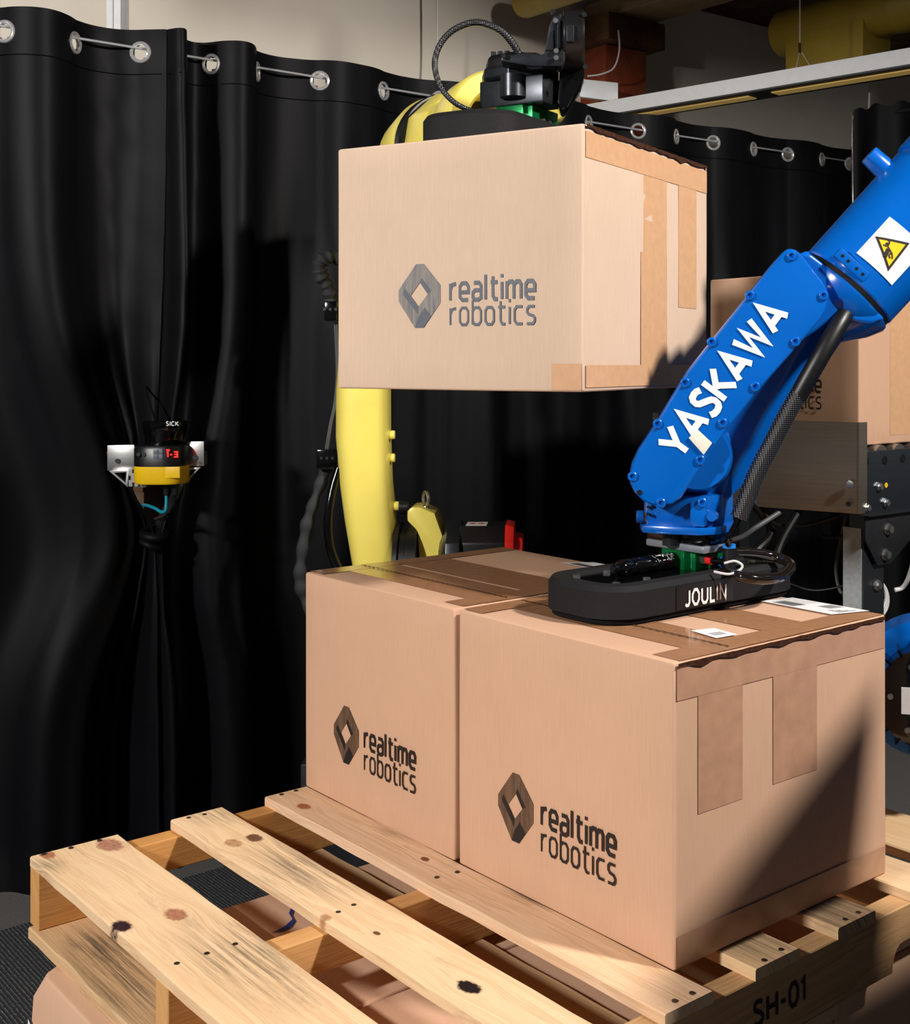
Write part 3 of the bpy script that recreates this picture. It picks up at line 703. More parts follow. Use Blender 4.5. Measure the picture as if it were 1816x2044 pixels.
# ------------------------------------------------------------------ pallet
pal = thing('wooden_pallet', 'pale pine shipping pallet with cartons stacked on its slatted deck', 'pallet', (-.44, .11, ZD - .126))
palM = THING_M[pal.name].inverted()
BT, SH_, BB = .016, .092, .018
def off_(k): # knots are given in world metres, object space of the pallet is shifted
    return [(x - THING_M[pal.name].translation.x, y - THING_M[pal.name].translation.y, r, c) for x, y, r, c in k]
def board(name, x0, x1, y0, y1, z0, z1, mat, seed, rough=.0022, along=0):
    mb = MB(); n = 26; rings = []
    for i in range(n + 1):
        t = i / n; a = x0 + (x1 - x0) * t if along == 0 else y0 + (y1 - y0) * t
        w0 = rough * noise.noise(V((a * 11, seed, 0))); w1 = rough * noise.noise(V((a * 11, seed, 5))); wz = .0015 * noise.noise(V((a * 4, seed, 9)))
        c = .0022
        if along == 0:
            lo, hi = y0 + w0, y1 + w1
            sec = [(lo, z0), (hi, z0), (hi, z1 - c + wz), (hi - c, z1 + wz), (lo + c, z1 + wz), (lo, z1 - c + wz)]
            ea = a + (.003 * noise.noise(V((seed, 3, 1))) if i in (0, n) else 0)
            rings.append([V((ea, p, q)) for p, q in sec])
        else:
            lo, hi = x0 + w0, x1 + w1
            sec = [(lo, z0), (lo, z1 - c), (lo + c, z1), (hi - c, z1), (hi, z1 - c), (hi, z0)]
            rings.append([V((p, a, q)) for p, q in sec])
    return mb.ring(rings).build(name, mat, pal, smooth=25)
XR, XL = .066, -.95
kd = (60, 34, 40); kr = (190, 128, 92); kp = (206, 160, 118)
deck = [(-.950, XR, -.4994, -.3563, [(-.939, -.476, .013, kr), (-.913, -.385, .022, (196, 140, 112)), (-.591, -.415, .016, (190, 132, 100)), (-.606, -.488, .014, kd), (-.10, -.44, .02, kr)], .55, [(-.40, -.40, .09), (-.90, -.49, .03)]),
        (-.953, XR, -.2628, -.1650, [(-.782, -.192, .0135, (120, 84, 58)), (-.785, -.229, .014, kp), (-.440, -.258, .008, kp), (-.35, -.23, .005, (120, 80, 50)), (-.146, -.224, .014, (26, 18, 18))], .35, [(-.62, -.20, .08), (-.95, -.2, .05)]),
        (XL, XR, -.0837, .0037, [(-.86, -.055, .012, (190, 120, 80)), (-.52, -.03, .007, (150, 92, 60))], .12, [(-.3, .0, .03), (-.65, .002, .03)]),
        (XL, XR, .0856, .1766, [], .3, [(.0, .14, .05)]),
        (XL, XR, .2624, .3530, [], .5, [(.02, .3, .08)]),
        (XL, XR + .004, .447, .540, [], .2, []),
        (XL, XR, .580, .720, [], .2, [])]
nail0 = None
for i, (x0, x1, y0, y1, kn_, st, gr) in enumerate(deck):
    mt = wood('pine_deck_%d' % i, 0, 11.3 + i * 2.7, off_(kn_), st, tone=((242, 210, 170), (243, 212, 172), (246, 210, 176), (232, 198, 154), (222, 186, 146), (240, 208, 166), (236, 204, 160))[i],
              greys=[(a - THING_M[pal.name].translation.x, b - THING_M[pal.name].translation.y, c) for a, b, c in gr])
    b = board('deck_board', x0, x1, y0, y1, ZD - BT, ZD, mt, 3.1 * i + .5)
    if i < 2: ys = [y0 + (y1 - y0) * k for k in ((.16, .46, .77) if i == 0 else (.3, .62))]
    else: ys = [y0 + (y1 - y0) * k for k in (.34, .72)]
    for sx_ in (-.942, -.446, .053):
        for y in ys:
            p = V((sx_ + random.uniform(-.004, .004), y + random.uniform(-.005, .005), ZD + .0003)); r = MB().cyl(p - V((0, 0, .004)), p + V((0, 0, .0009)), .0043, .0038, 10).build('nail', M['nail'], b)
mS = [wood('pine_stringer_%d' % i, 1, 40 + 5 * i, tone=c, dark=d, stains=.15) for i, (c, d) in enumerate((((214, 158, 92), (176, 118, 62)), ((216, 164, 104), (180, 124, 72)), ((206, 164, 116), (150, 108, 68))))]
z0, z1 = ZD - BT - SH_, ZD - BT
for i, x in enumerate((-.931, -.445, .044)):
    h = .019
    def prof_(): # side outline with two fork notches
        pts = [(-.4994, z0), (-.345, z0)]
        for (a, b) in ((-.345, -.115), (.40, .60)):
            if (a, z0) not in pts: pts.append((a, z0))
            for k in range(1, 6): pts.append((a + .025 * (1 - cos(k / 6 * pi / 2)) , z0 + .038 * sin(k / 6 * pi / 2)))
            pts += [(a + .03, z0 + .038), (b - .03, z0 + .038)]
            for k in range(5, 0, -1): pts.append((b - .025 * (1 - cos(k / 6 * pi / 2)), z0 + .038 * sin(k / 6 * pi / 2)))
            pts.append((b, z0))
        return pts + [(.72, z0), (.72, z1), (-.4994, z1)]
    st = MB().prism([V((x - h, y, z)) for y, z in prof_()], (2 * h, 0, 0)).build('stringer', mS[i], pal, bevel=.0015, bseg=1)
    if i == 2:
        text(MB(), 'SH-01', V((x + h + .0008, .084, 0.455)), V((0, .985, 0)), UP, .030, .20, .108, gap=.30).build('stencil_text', M['ink'], st, smooth=0, fix=False)
for i, (y0, y1) in enumerate(((-.4994, -.36), (-.075, .015), (.17, .26), (.58, .72))):
    mt = wood('pine_bottom_%d' % i, 0, 70 + 3 * i, stains=.7, tone=(214, 182, 140), greys=[(-.72 + .44, -.46 - .11, .07), (-.62 + .44, -.47 - .11, .06), (-.8 + .44, -.44 - .11, .05)] if i == 0 else ())
    board('bottom_board', XL + .012, XR - .004, y0 - .006, y1, ZD - .126, ZD - .126 + BB, mt, 60 + i * 2.1, .003)
# the white splintered end of the middle stringer's doubled block
# ------------------------------------------------------------------ grippers
def gripper(label, O, rz, zt, blk, mount, plate_mat, full, zb):
    """foam vacuum gripper lying along y of the carton under it; O = carton's near corner on top"""
    t = thing('vacuum_gripper', label, 'gripper', O + Matrix.Rotation(rz, 3, 'Z') @ V((-.28, .295, 0)), rz)
    R3 = Matrix.Rotation(rz, 3, 'Z'); X, Y = R3 @ V((1, 0, 0)), R3 @ V((0, 1, 0))
    def w(x, y, z): return O + R3 @ V((x, y, z))
    def stad(x0, x1, y0, y1, z, n=10, rr=None):
        r = rr or (x1 - x0) / 2 ; out = []
        for (cx_, cy_, a0) in ((x1 - r, y0 + r, -pi / 2), (x1 - r, y1 - r, 0), (x0 + r, y1 - r, pi / 2), (x0 + r, y0 + r, pi)):
            for k in range(n + 1): a = a0 + pi / 2 * k / n; out.append(w(cx_ + r * cos(a), cy_ + r * sin(a), z))
        return out
    x0, x1, y0, y1 = -.372, -.198, .077, .520
    rr = .062
    MB().ring([stad(x0, x1, y0, y1, .0030, rr=rr), stad(x0, x1, y0, y1, .0125, rr=rr)]).build('foam_pad', M['foam'], t, smooth=40)
    a = .006
    hs = MB().ring([stad(x0 - a, x1 + a, y0 - a, y1 + a, .0115, rr=rr + a), stad(x0 - a, x1 + a, y0 - a, y1 + a, .052, rr=rr + a), stad(x0, x1, y0, y1, .060, rr=rr), stad(x0 + .024, x1 - .024, y0 + .024, y1 - .024, .060, rr=rr - .02), stad(x0 + .027, x1 - .027, y0 + .027, y1 - .027, .052, rr=rr - .023)])
    hs = hs.build('housing', M['pad'], t, smooth=30)
    MB().ring([stad(x0 + .034, x1 - .034, y0 + .034, y1 - .034, .0515, rr=.03), stad(x0 + .034, x1 - .034, y0 + .034, y1 - .034, .0555, rr=.03)]).build('inner_plate', M['black_gloss'], t, smooth=30)
    for yy in (.125, .19, .44, .48):
        for xx in (-.33, -.24): MB().cyl(w(xx, yy, .0553), w(xx, yy, .0595), .006, seg=10).build('screw', M['steel'], t)
    if full:
        MB().prism([w(x1 + a + .0008, y, z) for y, z in ((.205, .013), (.335, .013), (.335, .050), (.205, .050))], X * .0008).build('name_plate', M['black'], hs)
        text(MB(), 'JOULIN', w(x1 + a + .002, .224, .0185), Y, UP, .0225, .21, .092, gap=.38, nrm=X, lift=.0004).build('lettering', M['white'], hs, smooth=0, fix=False)
    mx0, mx1, my0, my1 = mount
    MB().box2((0, 0, 0), (0, 0, 0)) if False else None
    gx0, gx1 = mx0 + .035, mx1 - .03
    g = MB().prism([w(gx0, my0 + .002, .054), w(gx1 - .014, my0 + .002, .054), w(gx1 - .010, my0 + .014, .054), w(gx1, my0 + .014, .054), w(gx1, my1 + .03, .054), w(gx0, my1 + .03, .054)], (0, 0, blk - .054)).build('vacuum_block', M['green'], t, bevel=.0015)
    if not full:
        c = w((gx0 + gx1) / 2 - .012, my0 + .003, blk - .018); MB().cyl(c, c - Y * .003, .008, seg=16).build('port', M['black'], g)
        for k in (0, 1):
            c = w(gx1 - .001, my0 + .04 + .02 * k, .08); MB().cyl(c, c + X * .012, .006, seg=12).build('screw', M['steel'], t)
    # mounting plate and adapter
    def plate(nm, m, z0_, z1_, gx=0., bev=.0025): return MB().prism([w(mx0 - gx, my0 - gx, z0_), w(mx1 + gx, my0 - gx, z0_), w(mx1 + gx, my1 + gx, z0_), w(mx0 - gx, my1 + gx, z0_)], (0, 0, z1_ - z0_)).build(nm, m, t, bevel=bev)
    if full:
        plate('mounting_plate', M['alu_grey'], blk, blk + .0125, .0, .004)
        plate('adapter', M['black_gloss'], blk + .0125, blk + .036, -.0015)
        c = w(mx0 + .062, my0 - .001, 0)
        MB().cyl(V((c.x, c.y, O.z + blk + .008)), V((c.x, c.y, O.z + blk + .040)), .016, seg=20).build('boss', M['black_metal'], t)
        MB().cyl(w(mx1 - .012, my0 + .012, blk + .036), w(mx1 - .012, my0 + .012, blk + .044), .006, seg=8).build('bolt', M['steel'], t)
    else:
        plate('adapter', M['black_metal'], blk, blk + .050, .0, .004)
        c = w(mx0 + .075, my0 - .004, 0); MB().cyl(V((c.x, c.y, O.z + blk + .012)), V((c.x, c.y, O.z + blk + .052)), .0235, seg=24).build('boss', M['black_metal'], t)
    # ejector cylinder lying along -y
    ca = w((gx0 + gx1) / 2 - .003, my0 + .004, .0690)
    if full:
        cy_ = MB().lathe(ca, -Y, [(0, .0125), (.006, .0135), (.095, .0135), (.100, .0122), (.103, .0135), (.122, .0135), (.128, .011), (.132, .007), (.140, .007)], 24).build('ejector', M['black_gloss'], t, smooth=30)
        MB().cyl(ca - Y * .1395, ca - Y * .1415, .005, seg=12).build('ejector_port', M['black'], cy_)
        def wrap(v):
            d = v - ca; yy = d.dot(Y); h = d.dot(UP); an = h / .0137 + .75
            return ca + Y * yy + X * (.0138 * cos(an)) + UP * (.0138 * sin(an))
        text(MB(), 'JOULIN', ca - Y * .012 + UP * .006, -Y, -UP, .011, .22, .045, gap=.3, nrm=V((0, 0, 0)), mapf=wrap).build('ejector_lettering', M['white'], cy_, smooth=0, fix=False)
        f0 = w(gx1, my0 + .032, .072)
        MB().cyl(f0, f0 + X * .010, .0085, seg=6).build('fitting_nut', M['steel'], t)
        MB().cyl(f0 + X * .010, f0 + X * .022, .0075, seg=16).build('fitting_ring', M['red'], t)
        f1_ = w(gx1, my0 + .062, .086); MB().cyl(f1_, f1_ + X * .012, .006, seg=14).build('fitting_ring', M['red'], t)
        T0 = w(gx1 + .045, my0 + .045, .070)
        MB().tube([f0 + X * .02, T0], .005, 10, 1).build('fitting_pipe', M['black_gloss'], t)
        MB().cyl(T0 - UP * .012, T0 + UP * .024, .0105, seg=16).cyl(T0, T0 + Y * .028, .009, seg=14).build('elbow_fitting', M['black'], t)
        MB().cyl(T0 + UP * .024, T0 + UP * .030, .0105, seg=16).build('fitting_collar', M['blue_fit'], t)
        MB().cyl(T0 - X * .018, T0 - X * .012, .0085, seg=14).build('fitting_collar', M['blue_fit'], t)
    return t
GO = V((0, 0, ZT))
gripper('black foam vacuum gripper pressed on the carton under the blue robot', GO, 0, ZT, .086, (-.352, -.222, .300, .372), 'alu', True, 0)
UT = UO + V((0, 0, H_))
gripper('black foam vacuum gripper of the yellow robot holding the raised carton', UT, UYAW, UT.z, .108, (-.37, -.235, .282, .36), 'blk', False, 0)

# ------------------------------------------------------------------ blue robot
VB = 2.062
ub = W3(1.28, VB, 0)
rob = thing('industrial_robot', 'glossy blue six-axis robot arm with white lettering and a warning sticker', 'robot arm', ub, -YAW)
def px(pts, v): return [P(x, y, v) for x, y in pts]
COVER = [(1600, 508), (1590, 499), (1580, 495), (1572, 497), (1564, 503), (1540, 530), (1372, 742), (1310, 844), (1275, 897), (1262, 925), (1257, 950), (1259, 968), (1267, 984), (1284, 1001), (1303, 1009), (1325, 1011), (1343, 1007), (1361, 993), (1384, 957), (1447, 864), (1513, 781), (1592, 691), (1639, 637), (1649, 618), (1653, 600), (1650, 576), (1642, 562)]
def scaled(pts, v0, v1): return [(CX + (x - CX) * v0 / v1, CY + (y - CY) * v0 / v1) for x, y in pts]
cv = MB().prism(px(COVER, 1.962), FW * .03).build('forearm_cover', M['blue'], rob, bevel=.006, bseg=3)
BODY = [(1598, 505), (1612, 500), (1632, 512), (1700, 570), (1776, 640), (1760, 648), (1733, 655), (1700, 664), (1678, 685), (1658, 715), (1568, 828), (1525, 890), (1498, 938), (1480, 972), (1464, 988), (1440, 1000), (1412, 1004), (1385, 998), (1362, 985), (1420, 890), (1500, 790), (1560, 700), (1590, 640)]
MB().prism(px(BODY, 2.045), FW * .075).build('forearm_casting', M['blue'], rob, bevel=.008, bseg=3)
YOKE = [(1572, 520), (1600, 503), (1618, 505), (1700, 570), (1768, 637), (1740, 648), (1700, 640), (1672, 625), (1655, 640), (1630, 660), (1600, 680), (1560, 700), (1520, 760), (1480, 760), (1500, 660)]
MB().prism(px(YOKE, 1.990), FW * .06).build('yoke', M['blue'], rob, bevel=.008, bseg=3)
ARM = [(1560, 540), (1590, 560), (1600, 650), (1420, 860), (1345, 960), (1300, 960), (1300, 890), (1390, 760)]
MB().prism(px(ARM, 1.990), FW * .03).build('cover_seat', M['blue'], rob, bevel=.004)
# wrist pivot drum between the two legs
pc = P(1392, 912, 2.0); MB().lathe(P(1392, 912, 1.99), FW, [(0, .052), (.012, .058), (.05, .058), (.056, .062), (.09, .062)], 40).build('wrist_drum', M['blue'], rob)
# wrist housing
def plan(pp, y0, y1, vref):
    lo = [P(x, y0, v) for x, v in pp]; z0_ = P(0, y0, vref).z; z1_ = P(0, y1, vref).z
    return [V((p.x, p.y, z0_)) for p in lo], V((0, 0, z1_ - z0_))
WP = [(1284, 2.06), (1292, 2.03), (1372, 2.0), (1408, 1.998), (1440, 2.015), (1464, 2.06), (1455, 2.10), (1400, 2.13), (1320, 2.12)]
a, b = plan(WP, 1050, 985, 2.03); MB().prism(a, b).build('wrist_housing', M['blue'], rob, bevel=.006)
WF = [(1277, 2.06), (1282, 2.02), (1330, 2.0), (1395, 1.985), (1440, 2.0), (1468, 2.05), (1462, 2.11), (1400, 2.14), (1310, 2.13)]
a, b = plan(WF, 1062, 1047, 2.03); MB().prism(a, b).build('wrist_flange', M['blue'], rob, bevel=.003)
MB().prism(px([(1384, 870), (1456, 862), (1462, 900), (1462, 995), (1384, 1000)], 2.03), FW * .07).build('wrist_neck', M['blue'], rob, bevel=.006)
MB().prism(px([(1377, 998), (1408, 993), (1411, 1046), (1404, 1051), (1383, 1050), (1377, 1044)], 1.996), FW * -.006).build('wrist_panel', M['blue'], rob, bevel=.0015)
bolt = MB().lathe(V((0, 0, 0)), -FW, [(0, .0075), (.004, .0075), (.005, .0060), (.005, .0042), (.002, .0038)], 14)
def bolts(lst, v, nm='bolt', par=rob, r=1.0):
    for x, y in lst:
        c = P(x, y, v); MB().lathe(c, -FW, [(0, .0078 * r), (.0035, .0078 * r), (.0045, .0064 * r), (.0045, .0040 * r), (.0015, .0036 * r)], 14).build(nm, M['blue'], par, smooth=30)
bolts([(1579, 511), (1643, 590), (1587, 682), (1507, 772), (1442, 844), (1397, 918), (1319, 1004), (1262, 951), (1312, 846), (1367, 764), (1420, 683), (1496, 590)], 1.9625, par=cv)
bolts([(1401, 1003)], 1.990)
for x, y in ((1276, 983),): MB().cyl(P(x, y, 1.9615), P(x, y, 1.9605), .0042, seg=14).build('bolt_hole', M['black'], cv)
for x, y in ((1293, 1012), (1301, 1010), (1293, 1026), (1301, 1029)): MB().cyl(P(x, y, 2.026), P(x, y, 2.018), .0022, seg=10).build('bolt_hole', M['black'], rob)
MB().cyl(P(1284, 1031, 2.04), P(1270, 1031, 2.04), .010, seg=16).build('port_plug', M['blue'], rob, bevel=.002)
MB().cyl(P(1424, 1030, 2.005), P(1420, 1031, 1.985), .009, .008, seg=16).build('port_plug', M['blue'], rob)
# lettering along the cover
lt0 = P(1355, 922, 1.9612); lt1 = P(1577, 623, 1.9612); ex = (lt1 - lt0).normalized(); ey = FW.cross(ex); ey = ey if ey.dot(RT) < 0 else -ey
text(MB(), 'YASKAWA', lt0 + ex * .006, ex, ey, .0445, .245, .280, gap=.25, nrm=-FW, lift=.0006).build('lettering', M['white'], cv, smooth=0, fix=False)
MB().prism(px([(1374, 874), (1392, 857), (1421, 884), (1404, 908)], 1.9606), FW * -.003).build('sponge_patch', plain('cream_foam_patch', (226, 222, 206), 0.9, var=.06, scale=300), cv, bevel=.001)
# forearm tube
ta = P(1693, 574, VB); tb = P(1693 + 137, 574 - 150, VB); td = (tb - ta).normalized(); RT_ = .0895
side = FW.cross(td).normalized()
MB().lathe(ta, td, [(-.004, RT_ - .004), (0, RT_ - .001), (.155, RT_), (.22, RT_), (.224, RT_ - .003), (.227, RT_ - .003), (.23, RT_ + .004), (.36, RT_ + .004), (.40, RT_ - .01), (.52, .085)], 48).build('forearm_tube', M['blue'], rob, smooth=30)
MB().cyl(ta - td * .012, ta - td * .003, RT_ - .003, seg=48).build('seam_ring', M['black'], rob)
MB().lathe(ta - td * .012, -td, [(0, RT_), (.006, RT_), (.03, RT_ - .012), (.06, .055)], 48).build('tube_collar', M['blue'], rob)
lu = ta + td * .185 + (side if side.dot(RT) < 0 else -side) * RT_
sl = side if side.dot(RT) < 0 else -side
MB().cyl(lu - sl * .01, lu + sl * .034, .019, .017, seg=20).build('lifting_boss', M['blue'], rob, bevel=.002)
vp = MB().prism([ta + td * .004 - FW * (RT_ + .001) + sl * s for s in (.062, .0)] + [ta + td * .022 - FW * (RT_ + .001) + sl * s for s in (0.0, .062)], FW * .02).build('vent_tab', M['blue'], rob, bevel=.002)
for s in (.052, .04, .022, .009):
    c = ta + td * .013 - FW * (RT_ + .0012) + sl * s; MB().cyl(c, c - FW * .0006, .0026, seg=10).build('vent_hole', M['black'], vp)
# warning sticker wrapped on the tube
def onTube(a, b, lift=.0006):  # a along the axis, b around (arc length, positive towards upper left)
    an = b / RT_; r = RT_ + lift
    return ta + td * a + (-FW) * (r * cos(an)) + sl * (r * sin(an))
def wrap_poly(mb, poly, lift):
    bm = bmesh.new(); vs_ = [bm.verts.new((a, b, 0)) for a, b in poly]; bm.faces.new(vs_); bmesh.ops.triangulate(bm, faces=bm.faces)
    bmesh.ops.subdivide_edges(bm, edges=bm.edges, cuts=5, use_grid_fill=True)
    bm.verts.index_update(); mb.add([onTube(v.co.x, v.co.y, lift) for v in bm.verts], [[v.index for v in f.verts] for f in bm.faces]); bm.free()
    return mb
wc = (.072, .000); hs_ = .039
stk = wrap_poly(MB(), [(wc[0] - hs_, wc[1] - hs_), (wc[0] + hs_, wc[1] - hs_), (wc[0] + hs_, wc[1] + hs_), (wc[0] - hs_, wc[1] + hs_)], .0006).build('warning_sticker', M['white'], rob, smooth=60)
# sticker frame: text up is towards +b rotated; the triangle points along the image's lower right
def T2(x, y): # sticker space, x right y up in the picture when the sticker stands on its corner
    k = .0048
    return (wc[0] + (x * .70 + y * .70) * k, wc[1] + (-x * .70 + y * .70) * k)
tri = [(-5.2, 5.2), (6.0, 2.2), (-1.6, -6.9)]
wrap_poly(MB(), [T2(*p) for p in tri], .0010).build('triangle_border', M['ink'], stk, smooth=60)
cen = (sum(p[0] for p in tri) / 3, sum(p[1] for p in tri) / 3)
wrap_poly(MB(), [T2(cen[0] + (p[0] - cen[0]) * .76, cen[1] + (p[1] - cen[1]) * .76) for p in tri], .0014).build('triangle_field', M['warn_y'], stk, smooth=60)
pic = MB()
def seg2(a, b, w):
    d = V((b[0] - a[0], b[1] - a[1])).normalized(); n_ = V((-d.y, d.x)) * w / 2
    wrap_poly(pic, [T2(a[0] + n_.x, a[1] + n_.y), T2(b[0] + n_.x, b[1] + n_.y), T2(b[0] - n_.x, b[1] - n_.y), T2(a[0] - n_.x, a[1] - n_.y)], .0018)
wrap_poly(pic, [T2(-1.6 + .55 * cos(k * pi / 4), 2.2 + .55 * sin(k * pi / 4)) for k in range(8)], .0018)
wrap_poly(pic, [T2(-3.2, -1.6), T2(-2.0, -2.4), T2(-.6, .2), T2(-1.8, .9)], .0018)
for a_, b_ in (((-1.5, 1.6), (-.4, -.6)), ((-1.3, 1.6), (-.6, 2.8)), ((-.6, 2.8), (-1.2, 3.5)), ((-1.8, 1.4), (-2.8, 2.0)), ((-.4, -.6), (-1.2, -1.6)), ((-1.2, -1.6), (-.9, -2.6)), ((-.3, -.6), (-.1, -1.8)), ((-.1, -1.8), (-.2, -2.8))): seg2(a_, b_, .5)
pic.build('pictogram', M['ink'], stk, smooth=60)
# elbow, lower arm, base (right of the frame, on the same axes)
EL = ta + td * .53; J2 = W3(1.20, VB, 0.98)
MB().lathe(EL - FW * .13, FW, [(0, .09), (.02, .115), (.24, .115), (.26, .09)], 36).build('elbow_housing', M['blue'], rob)
la_ = (J2 - EL).normalized(); ls = FW.cross(la_).normalized()
MB().ring([[c + ls * (w * cos(2 * pi * k / 20)) + FW * (d * sin(2 * pi * k / 20) + .0) for k in range(20)] for c, w, d in ((EL, .07, .07), (EL + (J2 - EL) * .3, .085, .07), (EL + (J2 - EL) * .75, .10, .08), (J2, .11, .08))]).build('lower_arm', M['blue'], rob)
MB().lathe(J2 - FW * .16, FW, [(0, .10), (.02, .13), (.30, .13), (.32, .10)], 36).build('shoulder_housing', M['blue'], rob)
MB().lathe(V((ub.x, ub.y, .62)), UP, [(0, .17), (.06, .17), (.07, .15), (.22, .15), (.34, .10)], 40).build('swivel_base', M['blue'], rob)
MB().lathe(V((ub.x, ub.y, 0)), UP, [(0, .19), (.03, .19), (.035, .13), (.58, .13), (.585, .19), (.62, .19)], 40).build('pedestal', M['dark_metal'], rob)
# ribbed motor beside the carton
mc = P(1850, 1382, 2.16); md = (-FW * 1.0 + RT * -.25).normalized()
mo = MB().lathe(mc, md, [(-.02, .078), (0, .085), (.05, .085), (.056, .070)], 36).build('axis_motor', M['black_gloss'], rob)
for k in range(22):
    a_ = 2 * pi * k / 22; e1 = md.orthogonal().normalized(); e2 = md.cross(e1); dr_ = e1 * cos(a_) + e2 * sin(a_); tn = md.cross(dr_)
    MB().box(mc + dr_ * .088 + md * .026, (.014, .004, .05), (dr_, tn, md)).build('fin', M['black_gloss'], mo)
MB().lathe(mc - md * .02, -md, [(0, .12), (.08, .12), (.09, .105)], 36).build('motor_mount', M['blue'], rob)
MB().prism([P(1880, 1250, VB + .02), P(2400, 1200, VB + .02), P(2500, 1420, VB + .02), P(1880, 1470, VB + .02)], FW * .16).build('base_casting', M['blue'], rob, bevel=.02)
for k in range(6):
    a_ = 2 * pi * k / 6 + .3; e1 = md.orthogonal().normalized(); e2 = md.cross(e1); c = mc + (e1 * cos(a_) + e2 * sin(a_)) * .062 + md * .056
    MB().cyl(c, c + md * .004, .005, seg=10).build('bolt', M['steel'], mo)
MB().box(mc + md * .0575 - RT * .03 , (.03, .045, .002), (md.cross(UP), UP, md)).build('motor_label', M['white'], mo)
# cable sleeve
bh = thing('braided_hose', 'black braided cable sleeve hanging along the blue robot arm', 'hose', P(1482, 1030, 1.985))
MB().tube([P(1696, 612, 2.02), P(1678, 640, 1.99), P(1646, 696, 1.975), P(1614, 752, 1.975), P(1592, 792, 1.98)], .0150, 14, 8).build('fabric_wrap', M['cable'], bh)
MB().tube([P(1600, 776, 1.978), P(1568, 832, 1.98), P(1540, 886, 1.985), P(1512, 940, 1.985), P(1488, 1000, 1.985), P(1474, 1034, 1.985)], .0138, 14, 8).build('braid', M['braid'], bh)
T0 = GO + V((-.222 - .03 + .045, .300 + .045, .070))
tag(MB().tube([P(1480, 1024, 1.985), P(1468, 1048, 1.985), P(1453, 1080, 1.985), T0 + V((0, 0, .028))], .0052, 10, 6).build('air_tube', M['black_gloss']), 'straight black air tube from the braided sleeve to the blue collar fitting', 'tube')
tag(MB().tube([P(1452, 1104, 2.03), P(1500, 1104, 2.05), P(1548, 1112, 2.06), P(1578, 1128, 2.03), P(1560, 1150, 1.98), P(1520, 1156, 1.95), P(1475, 1150, 1.95), P(1440, 1142, T0.copy().__sub__(CAM).dot(FW))], .0085, 12, 8).build('vacuum_hose', M['tube_clear']), 'glossy black hose looping out beside the gripper under the blue robot', 'hose')
tag(MB().tube([P(1446, 1124, 1.97), P(1466, 1120, 1.985), P(1481, 1128, 1.98), P(1476, 1138, 1.96), P(1455, 1146, 1.95), P(1425, 1141, 1.96)], .0020, 8, 8).build('air_tube', M['cable_white']), 'small white air tube looping beside the gripper fittings', 'tube')

# ------------------------------------------------------------------ yellow robot
VY = 3.18
yb = W3((770 - CX) / FPX * VY, VY, 0)
yr = thing('industrial_robot', 'yellow six-axis robot arm with black wrist standing behind the cartons', 'robot arm', yb, -YAW)
# lower arm: rounded section swept up a bent spine
LA = [(1215, 722, 830), (1160, 712, 815), (1110, 704, 799), (1040, 692, 790), (960, 681, 782), (870, 673.5, 778.5), (780, 674, 778), (650, 684, 780), (520, 706, 800), (400, 740, 830), (310, 780, 872)]
rings = []
for y, xl, xr in LA:
    c = P((xl + xr) / 2, y, VY); w = (xr - xl) / 2 / FPX * VY * 1.0; d = .075; n = 32; rg = []
    for k in range(n):
        a_ = 2 * pi * k / n; ca, sa = cos(a_), sin(a_)
        e = .62
        rg.append(c + RT * (w * math.copysign(abs(ca) ** e, ca)) + FW * (d * math.copysign(abs(sa) ** e, sa)) )
    rings.append(rg)
MB().ring(rings).build('lower_arm', M['yellow'], yr, smooth=60)
for y in (868, 914, 1010):
    c = P(782 if y < 1000 else 793, y, VY - .02); MB().cyl(c - RT * .02, c + RT * (.008 if y < 1000 else .012), .013, .011, seg=16).build('boss', M['yellow'], yr, bevel=.002)
c = P(797, 1012, VY - .02); MB().cyl(c, c + RT * .022, .018, seg=18).build('rubber_stop', M['black'], yr)
# shoulder: black ring, yellow bracket, motor
sh = P(800, 1110, VY)
MB().lathe(P(792, 1130, VY), RT, [(0, .108), (.012, .112), (.014, .104), (.03, .104), (.032, .110), (.058, .110)], 40).build('joint_ring', M['black'], yr, smooth=30)
BR = [(838, 1150), (832, 1060), (812, 1040), (812, 1020), (822, 1012), (838, 1012), (868, 1024), (898, 1110), (915, 1160)]
MB().prism(px(BR, VY - .055), FW * .11).build('shoulder_bracket', M['yellow'], yr, bevel=.008)
eb = P(850, 1022, VY - .02); er = MB().torus(eb + UP * .034, (RT * .9 + FW * .5), .0165, .005, 24, 8); er.cyl(eb, eb + UP * .016, .010, .008, 16); er.build('eyebolt', M['steel'], yr)
m0 = P(880, 1130, VY - .02); MB().lathe(m0, RT, [(0, .08), (.02, .122), (.055, .122), (.06, .105)], 8).build('motor_flange', M['black_metal'], yr, bevel=.004)
MB().prism([m0 + RT * .05 + FW * a_ + UP * b_ for a_, b_ in ((-.05, .108), (.05, .108), (.085, .07), (.085, -.07), (.05, -.108), (-.05, -.108), (-.085, -.07), (-.085, .07))], RT * .115).build('motor', M['black'], yr, bevel=.004)
rc = m0 + RT * .165
MB().prism([rc + FW * a_ + UP * b_ for a_, b_ in ((-.055, .112), (.055, .112), (.088, .07), (.088, -.07), (-.088, -.07), (-.088, .07))], RT * .022, .93).build('motor_cap', M['red'], yr, bevel=.003)
MB().prism([rc + RT * .015 + FW * a_ + UP * b_ for a_, b_ in ((-.05, .085), (.05, .085), (.07, .05), (.07, -.06), (-.07, -.06), (-.07, .05))], RT * .028, .85).build('motor_plug', M['red'], yr, bevel=.003)
